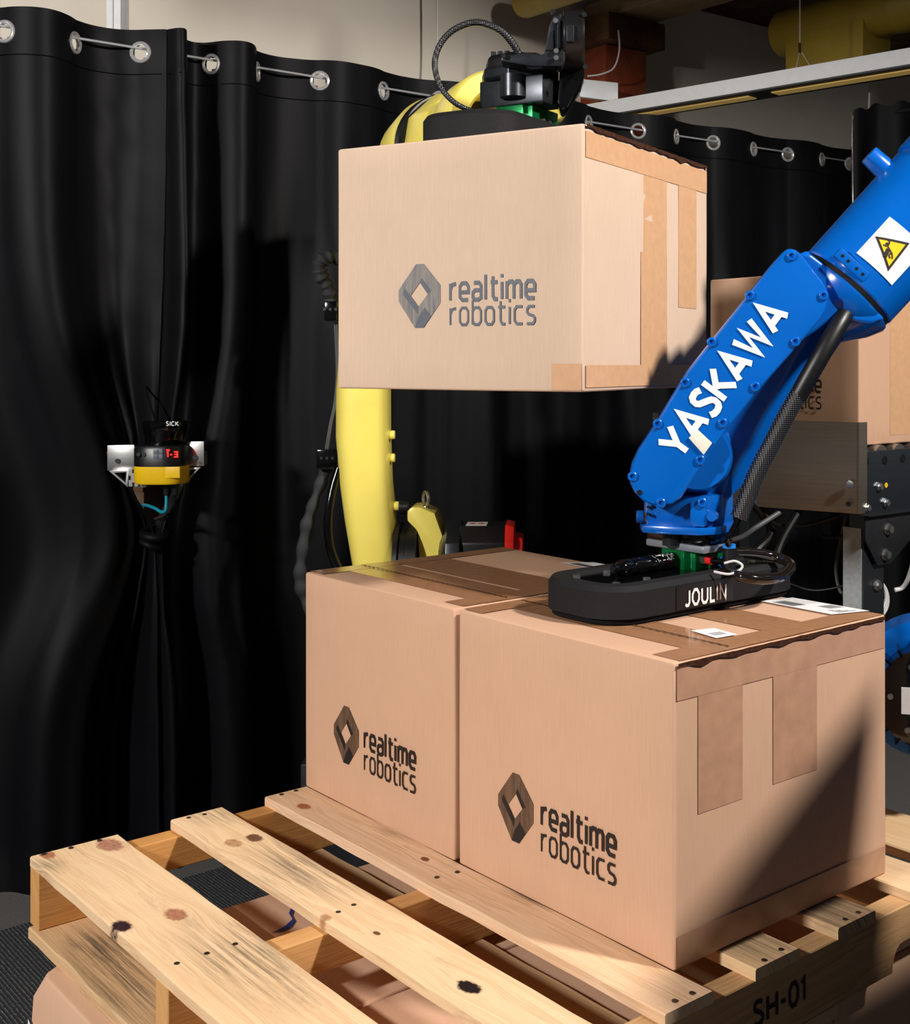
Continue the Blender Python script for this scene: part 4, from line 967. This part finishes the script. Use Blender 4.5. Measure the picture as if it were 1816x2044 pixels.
lbm = P(938, 1043, VY - .045); ml = MB().prism([m0 + RT * (.066 + a_) + FW * b_ + UP * .1085 for a_, b_ in ((0, -.048), (.052, -.048), (.052, .02), (0, .02))], UP * .0008).build('caution_label', M['white'], yr)
for k in (0, 1):
    c = m0 + RT * (.081 + .022 * k) + FW * -.014 + UP * .1095; MB().cyl(c, c + UP * .0006, .008, seg=14).build('label_mark', M['red'], ml)
MB().box(P(815, 1262, VY), (.30, .26, .26), (RT, FW, UP)).build('turret', M['yellow'], yr, bevel=.03, bseg=3)
MB().lathe(V((yb.x, yb.y, .36)), UP, [(0, .19), (.05, .19), (.06, .17), (.22, .16)], 36).build('swivel_base', M['yellow'], yr)
MB().box(V((yb.x, yb.y, .195)) + FW * .0, (.36, .36, .33), (RT, FW, UP)).build('pedestal', M['dark_metal'], yr, bevel=.006)
MB().box(V((yb.x, yb.y, .015)), (.52, .52, .03), (RT, FW, UP)).build('base_plate', M['dark_metal'], yr, bevel=.004)
# elbow and forearm coming forward over the carton
VE = 2.85
ec = P(905, 290, VE)
MB().lathe(P(855, 330, 2.98), (P(960, 250, 2.62) - P(855, 330, 2.98)), [(0, .10), (.02, .128), (.13, .132), (.15, .125)], 44).build('elbow_casting', M['yellow'], yr, smooth=30)
ed = (P(960, 250, 2.62) - P(855, 330, 2.98)).normalized(); e0 = P(855, 330, 2.98)
MB().lathe(e0 + ed * .15, ed, [(0, .122), (.012, .126), (.02, .118), (.034, .118), (.04, .124), (.05, .120)], 44).build('seal_ring', M['black'], yr, smooth=30)
MB().lathe(e0 + ed * .20, ed, [(0, .118), (.04, .116), (.10, .10)], 10).build('forearm_root', M['yellow'], yr, bevel=.004)
# hollow forearm: thick ring seen from the front, with tapering shell behind
fc = P(988, 240, 2.50); fax = (-FW * .9 + RT * .35 + UP * -.05).normalized()
MB().lathe(fc, fax, [(-.20, .085), (-.10, .098), (0, .100), (.012, .094), (.014, .062), (0, .055), (-.12, .050)], 44, cap=False).build('forearm_shell', M['yellow'], yr, smooth=30)
MB().cyl(fc - fax * .10, fc - fax * .095, .055, seg=32).build('forearm_bore', M['black'], yr)
MB().prism(px([(1088, 205), (1133, 203), (1135, 212), (1122, 232), (1112, 240), (1085, 232)], 2.44), FW * .05).build('cable_guard', M['yellow'], yr, bevel=.003)
# black wrist above the raised gripper
R3 = Matrix.Rotation(UYAW, 3, 'Z')
def uw(x, y, z): return UT + R3 @ V((x, y, z))
wcx, wcy = -.315, .335
def hexa(r, z, sx=1.0, ph=.26, n=8): return [uw(wcx + r * sx * cos(2 * pi * k / n + ph), wcy + r * cos(0) * sin(2 * pi * k / n + ph), z) for k in range(n)]
MB().ring([hexa(.068, .156), hexa(.074, .160), hexa(.074, .176), hexa(.070, .179)]).build('wrist_flange', M['black_metal'], yr, bevel=.002)
MB().ring([hexa(.066, .177), hexa(.067, .196), hexa(.060, .204)]).build('wrist_body', M['black'], yr, bevel=.004)
for k in range(3):
    c = uw(-.352 + .013 * k, .300 + .003 * k, .202); MB().cyl(c, c + UP * .012, .0055, seg=8).build('bolt', M['chrome'], yr)
SW = [(1086, 108), (1096, 50), (1106, 28), (1118, 24), (1128, 40), (1128, 120), (1122, 132), (1060, 132), (1000, 122), (1000, 112), (1050, 104)]
MB().prism(px(SW, 2.20), FW * .05).build('wrist_fork', M['black_metal'], yr, bevel=.004)
MB().prism(px([(1087, 100), (1104, 60), (1106, 100)], 2.197), FW * .01).build('fork_web', M['black_metal'], yr, bevel=.001)
MB().prism(px([(1112, 42), (1118, 40), (1119, 96), (1112, 98)], 2.199), -FW * .004).build('fork_strip', M['black_metal'], yr, bevel=.001)
MB().ring([[P(x, 0, v) * 1.0 - UP * 0 for x, v in ()] or [P(xp, CY, 2.25) + FW * (.065 * cos(a_)) * 1.0 + UP * (P(0, 80, 2.25).z - CAM.z + .052 * sin(a_) * (1.0)) for a_ in [2 * pi * k / 28 for k in range(28)]] for xp in (1124, 1130, 1158, 1166)]).build('wrist_drum', M['black'], yr, bevel=.003)
MB().prism(px([(1126, 100), (1168, 112), (1166, 150), (1160, 168), (1134, 212), (1122, 222), (1112, 205), (1118, 130)], 2.25), FW * .07).build('wrist_arm', M['black_gloss'], yr, bevel=.006)
for x, y in ((1109, 42), (1110, 102), (1110, 116), (1005, 112), (1103, 24), (1166, 30), (1168, 134)): c = P(x, y, 2.195); MB().cyl(c, c - FW * .004, .0045, seg=10).build('bolt', M['black_metal'] if x < 1104 or x > 1150 else M['steel'], yr)
MB().box(P(1138, 68, 2.185), (.014, .012, .03), (RT, FW, UP)).build('connector', M['black_metal'], yr, bevel=.002)
tag(MB().tube([P(1036, 110, 2.24), P(1024, 88, 2.23), P(999, 61, 2.22), P(963, 46, 2.22), P(934, 47, 2.22), P(901, 63, 2.22), P(879, 88, 2.22), P(868, 120, 2.22), P(871, 152, 2.22), P(885, 182, 2.22), P(910, 207, 2.22), P(942, 222, 2.24)], .0052, 12, 8, rf=lambda t: 1.25 - .35 * t).build('braided_hose', M['braid']), 'black braided hose looping above the raised carton to the wrist', 'hose')
# dress pack: fabric sleeve, clamps, wires, corrugated tube left of the arm
def wr(t): return 1 + .16 * sin(t * 60) + .12 * sin(t * 23)
tag(MB().tube([P(690, 520, 3.2), P(662, 512, 3.17), P(640, 524, 3.16), P(640, 548, 3.16), P(655, 575, 3.17), P(660, 604, 3.18)], .017, 14, 10, rf=wr).build('cable_sleeve', M['sleeve']), 'crumpled black fabric cable sleeve bending over beside the raised carton', 'cable sleeve')
tag(MB().tube([P(652, 930, 3.18), P(640, 965, 3.17), P(622, 1015, 3.16), P(610, 1060, 3.16), P(600, 1120, 3.16), P(600, 1165, 3.17), P(615, 1210, 3.18), P(660, 1290, 3.15), P(720, 1330, 3.13)], .0145, 14, 12, rf=wr).build('cable_sleeve', M['sleeve']), 'long crumpled black fabric cable sleeve hanging left of the yellow arm', 'cable sleeve')
tag(MB().tube([P(676, 935, 3.14), P(664, 975, 3.13), P(656, 1020, 3.12), P(655, 1065, 3.12), P(664, 1110, 3.12), P(690, 1160, 3.12), P(730, 1200, 3.11)], .0115, 14, 8).build('cable_conduit', M['black_gloss']), 'thick glossy black conduit curving beside the yellow arm', 'conduit')
for (x0, y0, x1, y1) in ((650, 602, 676, 641), (635, 896, 678, 936)):
    c = P((x0 + x1) / 2, (y0 + y1) / 2, 3.16); cl_ = MB().box(c, ((x1 - x0) / FPX * 3.16, .05, (y1 - y0) / FPX * 3.16), (RT, FW, UP)).build('cable_clamp', M['black_gloss'], yr, bevel=.004)
    for k in range(3): MB().cyl(c - FW * .025 + RT * (-.014 + .014 * k) + UP * .004, c - FW * .029 + RT * (-.014 + .014 * k) + UP * .004, .004, seg=8).build('screw', M['black_metal'], cl_)
for k in range(2):
    tag(MB().tube([P(668 + 4 * k, 640, 3.17), P(672 + 3 * k, 740, 3.18), P(668 + 3 * k, 800, 3.18), P(658 + 3 * k, 850, 3.17), P(650 + 4 * k, 898, 3.17)], .0028, 8, 6).build('signal_wire', M['cable_grey']), 'thin grey wire strung between the cable clamps of the yellow robot', 'wire', 'wires between the cable clamps')

# ------------------------------------------------------------------ safety scanner
VS = 3.16
sb = P(323, 958, VS); scn_ = thing('safety_scanner', 'black and yellow laser safety scanner on an aluminium bracket before the curtain', 'scanner', sb, -YAW)
def spl(xc, hw, dep, y, v=VS, n=36, e=.7):
    c = P(xc, y, v); w = hw / FPX * v; out = []
    for k in range(n):
        a_ = 2 * pi * k / n; out.append(c + RT * (w * math.copysign(abs(cos(a_)) ** e, cos(a_))) + FW * (dep * math.copysign(abs(sin(a_)) ** e, sin(a_))))
    return out
MB().ring([spl(324, 48, .060, 963), spl(324, 51, .064, 958), spl(324, 51, .064, 928)]).build('base', M['yellow_deep'], scn_, smooth=40)
bd = MB().ring([spl(324, 51, .064, 928), spl(324, 51, .064, 894), spl(324, 48, .060, 888), spl(324, 36, .046, 886)]).build('display_body', M['black'], scn_, smooth=40)
MB().ring([spl(324, 34, .044, 888, e=.9), spl(328, 36, .045, 880, e=.95), spl(331, 42, .055, 860, e=1), spl(331, 44, .058, 852, e=1), spl(331, 44, .058, 841, e=1), spl(331, 42, .055, 839, e=1)]).build('optics_head', M['black_gloss'], scn_, smooth=40)
text(MB(), 'SICK', P(332, 849.5, VS - .0590), RT, UP, .0098, .22, .030, gap=.42, nrm=-FW, lift=.0006).build('lettering', M['white'], scn_, smooth=0, fix=False)
for ix in (0, 1):
    for iy in (0, 1): MB().box(P(310.5 + 10 * ix, 902 + 9.5 * iy, VS - .0648), (.0115, .002, .011), (RT, FW, UP)).build('button', M['grey_btn'], bd, bevel=.001)
text(MB(), '1-3', P(333, 912, VS - .0655), RT, UP, .0125, .25, .026, nrm=-FW, lift=.0004).build('display_digits', M['led'], bd, smooth=0, fix=False)
MB().prism([P(x, y, VS - .0652) for x, y in ((332, 897), (339, 897), (339, 900), (332, 900))], -FW * .0005).build('status_light', M['led'], bd)
for x in (276, 287): MB().cyl(P(x, 907, VS - .060), P(x, 907, VS - .067), .0048, seg=10).build('screw', M['chrome'], bd)
MB().prism([P(x, y, VS - .0612) for x, y in ((330, 932), (359, 932), (359, 954), (330, 954))], -FW * .0012).build('cover_plate', M['yellow_deep'], scn_, bevel=.0004)
# bracket
MB().prism(px([(214, 889), (268, 888), (268, 938), (214, 939)], VS + .03), FW * .004).build('bracket_plate', M['alu'], scn_, bevel=.0008)
MB().prism(px([(364, 882), (407, 881), (407, 930), (364, 931)], VS + .02), FW * .004).build('bracket_plate', M['alu'], scn_, bevel=.0008)
for x, y in ((234, 920), (389, 913)): MB().cyl(P(x, y, VS + (.03 if x < 300 else .02)), P(x, y, VS + (.023 if x < 300 else .013)), .006, seg=14).build('bolt', M['chrome'], scn_)
rail = MB().box(P(310, 915, VS + .085), (.26, .04, .035), (RT, FW, UP)).build('cross_rail', M['alu'], scn_, bevel=.002)
pr_ = [P(x, y, VS + .05) for x, y in ((204, 902), (214, 902), (214, 936), (204, 936))]; MB().prism(pr_, FW * .04).build('rail_end', M['black'], scn_, bevel=.001)
def brace(pts, v):
    o_ = [P(x, y, v) for x, y in pts]; c = sum(o_, V()) / 3; i_ = [c + (p - c) * .62 for p in o_]; f_ = FW * .022
    mb = MB(); mb.add(o_ + i_ + [p + f_ for p in o_] + [p + f_ for p in i_], sum([[(k, (k + 1) % 3, 3 + (k + 1) % 3, 3 + k), (6 + k, 9 + k, 9 + (k + 1) % 3, 6 + (k + 1) % 3), (k, 6 + k, 6 + (k + 1) % 3, (k + 1) % 3), (3 + k, 3 + (k + 1) % 3, 9 + (k + 1) % 3, 9 + k)] for k in range(3)], []))
    return mb.build('corner_brace', M['alu'], scn_, bevel=.0006)
brace([(217, 940), (257, 938), (255, 973)], VS + .01); brace([(374, 934), (400, 933), (368, 966)], VS + .01)
eprof = [P(266 + 9 * a_, 954 - 17 * b_ , VS - .01) for a_, b_ in prof]
MB().prism(eprof, FW * .09).build('extrusion_arm', M['alu'], scn_)
MB().box(P(288, 966, VS + .03), (.03, .06, .012), (RT, FW, UP)).box(P(360, 963, VS + .03), (.03, .06, .012), (RT, FW, UP)).build('mount_foot', M['alu'], scn_, bevel=.001)
for x, m_ in ((332, 'black_metal'), (349, 'black_metal')):
    c = P(x, 962, VS - .02); MB().lathe(c, -UP, [(0, .009), (.010, .009), (.012, .0075), (.030, .007), (.034, .0055)], 16).build('connector', M[m_], scn_)
tag(MB().tube([P(332, 986, VS - .02), P(332, 1004, VS - .02), P(330, 1019, VS - .02), P(322, 1022, VS - .01), P(310, 1015, VS + .01), P(294, 1009, VS + .06), P(285, 1008, VS + .12)], .0042, 10, 6).build('teal_cable', M['teal']), 'teal cable bending under the yellow scanner towards the curtain knot', 'cable')
tag(MB().tube([P(349, 990, VS - .02), P(347, 1008, VS - .01), P(340, 1022, VS + .02), P(325, 1032, VS + .1), P(310, 1036, VS + .14)], .0042, 10, 6).build('black_cable', M['cable']), 'black cable dropping from the scanner connector beside the teal cable', 'cable')
tag(MB().tube([P(291, 770, VS + .15), P(294, 790, VS + .1), P(303, 818, VS + .05), P(311, 842, VS + .0)], .0026, 8, 6).build('black_cable', M['cable']), 'thin black cable running down the curtain to the scanner head', 'cable')
kn_c = curt(SP, .085, ZP - .01)
tag(MB().torus(kn_c, V((.25, -.1, 1)), .030, .013, 28, 10).torus(kn_c + V((.004, -.012, -.026)), V((.3, .35, 1)), .026, .010, 24, 8).build('curtain_tie', M['cloth'], smooth=180), 'black cloth tie knotted around the gathered curtain below the scanner', 'tie')
bx_ = P(292, 985, 3.72); cb = thing('storage_box', 'beige cardboard box glimpsed through the opening above the curtain knot', 'box', V((bx_.x, bx_.y, 0)))
MB().box(V((bx_.x, bx_.y + .1, .475)), (.2, .30, .95)).build('body', M['card_pale_lit'], cb, bevel=.004)
MB().box(V((bx_.x, bx_.y + .1, .985)), (.21, .31, .07)).build('lid', M['card'], cb, bevel=.004)

# ------------------------------------------------------------------ conveyor
VC = 2.80
cvb = P(1712, 1027, VC); cvr = thing('roller_conveyor', 'steel roller conveyor with sheet-metal end plate on bolted legs', 'conveyor', V((cvb.x, cvb.y, 0)))
ya = V((.02, 1, 0)).normalized(); xa = V((1, -.02, 0)).normalized(); cz1 = BO.z - .012; cz0 = cz1 - .142
c0 = V((cvb.x, cvb.y, 0))
def cw(a, b, z): return c0 + xa * a + ya * b + V((0, 0, z))
rl = MB().prism([cw(0, 0, cz0), cw(0, 1.5, cz0), cw(0, 1.5, cz1), cw(0, 0, cz1)], xa * -.004).build('side_rail', M['dark_steel'], cvr, bevel=.001)
MB().prism([cw(.0, 0, cz0), cw(.0, 1.5, cz0), cw(.03, 1.5, cz0), cw(.03, 0, cz0)], V((0, 0, .003))).build('rail_flange', M['dark_steel'], rl)
MB().prism([cw(-.62, 0, cz0), cw(-.62, 1.5, cz0), cw(-.62, 1.5, cz1), cw(-.62, 0, cz1)], xa * .004).build('side_rail', M['dark_steel'], cvr, bevel=.001)
for k in range(14):
    y = .03 + .07 * k; c = cw(-.006, y, cz1 - .014); MB().cyl(cw(-.606, y, cz1 - .012), cw(-.008, y, cz1 - .012), .024, seg=18).build('roller', M['steel'], cvr)
    if k < 5: c = cw(.0005, y, cz1 - .022); MB().lathe(c, xa, [(-.001, .011), (.0008, .011)], 6).build('roller_slot', M['black'], rl)
for y, z in ((.075, cz0 + .06), (.10, cz0 + .022), (.028, cz0 + .016)): MB().lathe(cw(0, y, z), xa, [(0, .011), (.006, .011), (.007, .007), (.012, .007)], 6).build('bolt', M['steel'], cvr)
MB().cyl(cw(.0005, .105, cz0 + .062), cw(.0012, .105, cz0 + .062), .006, seg=14).build('bolt_hole', M['warn_y'], cvr)
# end plate, slightly splayed
p1, p2 = P(1710, 843, VC), P(1710, 1026, VC); dirp = V((-.973, -.232, 0)).normalized()
ep = MB().prism([p1, p2, p2 + dirp * .42 + V((0, 0, .0)), p1 + dirp * .42], V((0, 1, 0)) * .005).build('end_plate', M['plate'], cvr, bevel=.001)
MB().prism([p1, p2, p2 + dirp * -.006, p1 + dirp * -.006], V((0, 1, 0)) * .03).build('plate_flange', M['plate'], cvr, bevel=.001)
for x, y in ((1694, 967),): c = P(x, y, VC - .004); MB().lathe(c, -FW, [(0, .010), (.006, .010), (.007, .006)], 6).build('bolt', M['steel'], ep)
MB().cyl(P(1693, 1006, VC - .002), P(1693, 1006, VC - .003), .006, seg=14).build('bolt_hole', M['black'], ep)
# legs
def leg(b, nm='leg'):
    m = MB(); m.prism([cw(0.005, b, .03), cw(.005, b + .075, .03), cw(-.035, b + .075, .03), cw(-.035, b + .071, .03), cw(.001, b + .071, .03), cw(.001, b + .004, .03), cw(-.035, b + .004, .03), cw(-.035, b, .03)], V((0, 0, cz0 - .03)))
    o = m.build(nm, M['dark_steel'], cvr)
    MB().prism([cw(-.05, b - .003, .03), cw(.0, b - .003, .03), cw(.0, b - .001, .03), cw(-.05, b - .001, .03)], V((0, 0, cz0 - .06))).build('leg_web', M['web'], o)
    for z in (.82, .73, .55, .46, .40): MB().lathe(cw(.006, b + .045, z), xa, [(0, .013), (.005, .013), (.007, .009), (.012, .008)], 8).build('bolt', M['steel'], o)
    m = MB(); m.prism([cw(.006, b + .03, 0.012), cw(.010, b + .03, 0.012), cw(.010, b + .07, 0.012), cw(.006, b + .07, 0.012)], V((0, 0, .56))); lx = m.build('leg_extension', M['galv'], o)
    for z in (.18, .24, .30, .36): MB().prism([cw(.0104, b + .042, z), cw(.0104, b + .058, z + .012), cw(.0104, b + .058, z + .020), cw(.0104, b + .042, z + .008)], xa * .0006).build('slot', M['black'], lx)
    MB().cyl(cw(-.01, b + .04, 0), cw(-.01, b + .04, .015), .04, seg=20).build('foot', M['dark_metal'], o)
    return o
leg(.015); leg(1.3)
def leg_far(b):
    MB().prism([cw(-.62, b, 0), cw(-.62, b + .07, 0), cw(-.585, b + .07, 0), cw(-.585, b, 0)], V((0, 0, cz0))).build('leg', M['dark_steel'], cvr)
leg_far(.3); leg_far(1.3)
gs = MB().prism([cw(.012, y, z) for y, z in ((.005, cz0 - .002), (.19, cz0 - .002), (.19, cz0 - .06), (.10, cz0 - .115), (.05, cz0 - .115), (.005, cz0 - .055))], xa * .005).build('gusset', M['dark_metal'], cvr, bevel=.001)
for y, z in ((.085, cz0 - .035), (.075, cz0 - .092)): MB().lathe(cw(.017, y, z), xa, [(0, .014), (.003, .014), (.003, .009), (.014, .009)], 8).build('bolt', M['steel'], gs)
# yellow guard under the plate and loose cables
tag(MB().prism(px([(1450, 985), (1530, 992), (1590, 998), (1500, 1018), (1455, 1016)], 3.0), FW * .06).build('guard_bracket', plain('amber_guard', (206, 146, 20), .45, var=.05), bevel=.003), 'amber yellow guard bracket below the sheet-metal end plate', 'bracket')
cabs = [('black', [(1500, 1000, 2.95), (1540, 1060, 2.95), (1500, 1110, 2.9), (1450, 1190, 2.9), (1420, 1290, 2.88)], .011, 'thick black cable slanting down below the conveyor end plate'),
        ('black', [(1600, 1012, 2.9), (1560, 1080, 2.88), (1540, 1150, 2.86), (1525, 1250, 2.86)], .010, 'thick black cable dropping straight from the conveyor'),
        ('black', [(1520, 1012, 2.95), (1545, 1045, 2.93), (1600, 1050, 2.9), (1660, 1035, 2.86), (1710, 1015, 2.84)], .005, 'black cable looped close under the end plate'),
        ('black', [(1640, 1070, 2.9), (1670, 1072, 2.88), (1725, 1060, 2.86)], .004, 'short glossy black cable leading to the conveyor leg'),
        ('grey', [(1690, 1020, 3.0), (1675, 1090, 3.0), (1668, 1140, 2.98), (1680, 1185, 2.96), (1715, 1200, 2.94)], .004, 'grey cable sagging in a loop left of the conveyor leg'),
        ('grey', [(1450, 1080, 2.9), (1480, 1072, 2.9), (1510, 1052, 2.9), (1560, 1020, 2.92)], .006, 'grey cable rising to the end plate behind the blue wrist'),
        ('black', [(1560, 1160, 2.95), (1620, 1178, 2.93), (1680, 1170, 2.9), (1725, 1152, 2.86)], .003, 'thin black cable drooping above the carton top')]
for c_, pts, r, lb in cabs: tag(MB().tube([P(*p) for p in pts], r, 10, 8).build('loose_cable', M['cable'] if c_ == 'black' else M['cable_grey']), lb, 'cable')
tag(MB().tube([P(1786, 1178, 2.7), P(1802, 1172, 2.7), P(1814, 1150, 2.68), P(1828, 1100, 2.66)], .005, 10, 8).build('loose_cable', M['cable_white']), 'white cable curving up right of the conveyor leg', 'cable')
co_ = MB()
for k in range(3): co_.torus(P(1738, 1188 + 3 * k, 2.86 + .012 * k), (RT * .4 - FW * .9 + UP * .2), .042 + .003 * k, .004, 30, 8)
tag(co_.build('cable_coil', M['cable_white']), 'coil of white cable hanging behind the conveyor leg', 'cable')
tag(MB().prism(px([(1303, 824), (1314, 824), (1314, 838), (1303, 838)], 2.9), FW * .06).build('sensor_bracket', M['alu'], bevel=.001), 'small bright sensor bracket peeking out left of the blue arm', 'sensor')

# ------------------------------------------------------------------ added shadow blocker, out of frame, dressed as a console
cc = V((.61, .49, 0)); con = thing('shadow_blocker', 'dark grey sloped blocker out of view, added to cast the diagonal carton shadow', 'shadow blocker', cc)
MB().box2((.48, .13, .06), (.74, .85, 1.04)).build('blocker_cabinet', M['dark_metal'], con, bevel=.006)  # added bulk that keeps the lower cartons in shade
MB().prism([V((.465, y, z)) for y, z in ((.13, 1.035), (.476, 1.035), (.481, 1.048), (.503, 1.144), (.544, 1.352), (.218, 1.159), (.13, 1.106))], (.04, 0, 0)).build('blocker_panel', M['dark_metal'], con, bevel=.003)  # outline shaped so its shadow falls diagonally across the near carton
MB().box2((.49, .15, 0), (.73, .83, .06)).build('blocker_plinth', M['black'], con)
MB().box2((.741, .17, .12), (.745, .81, .90)).build('blocker_door', M['dark_metal'], con, bevel=.002)
for k, m_ in enumerate(('red', 'green', 'warn_y')):  # buttons and door only dress the added blocker
    c = V((.505, .24 + .07 * k, 1.09)); MB().cyl(c, c + V((.022, 0, 0)), .014, seg=18).build('blocker_button', M[m_], con)
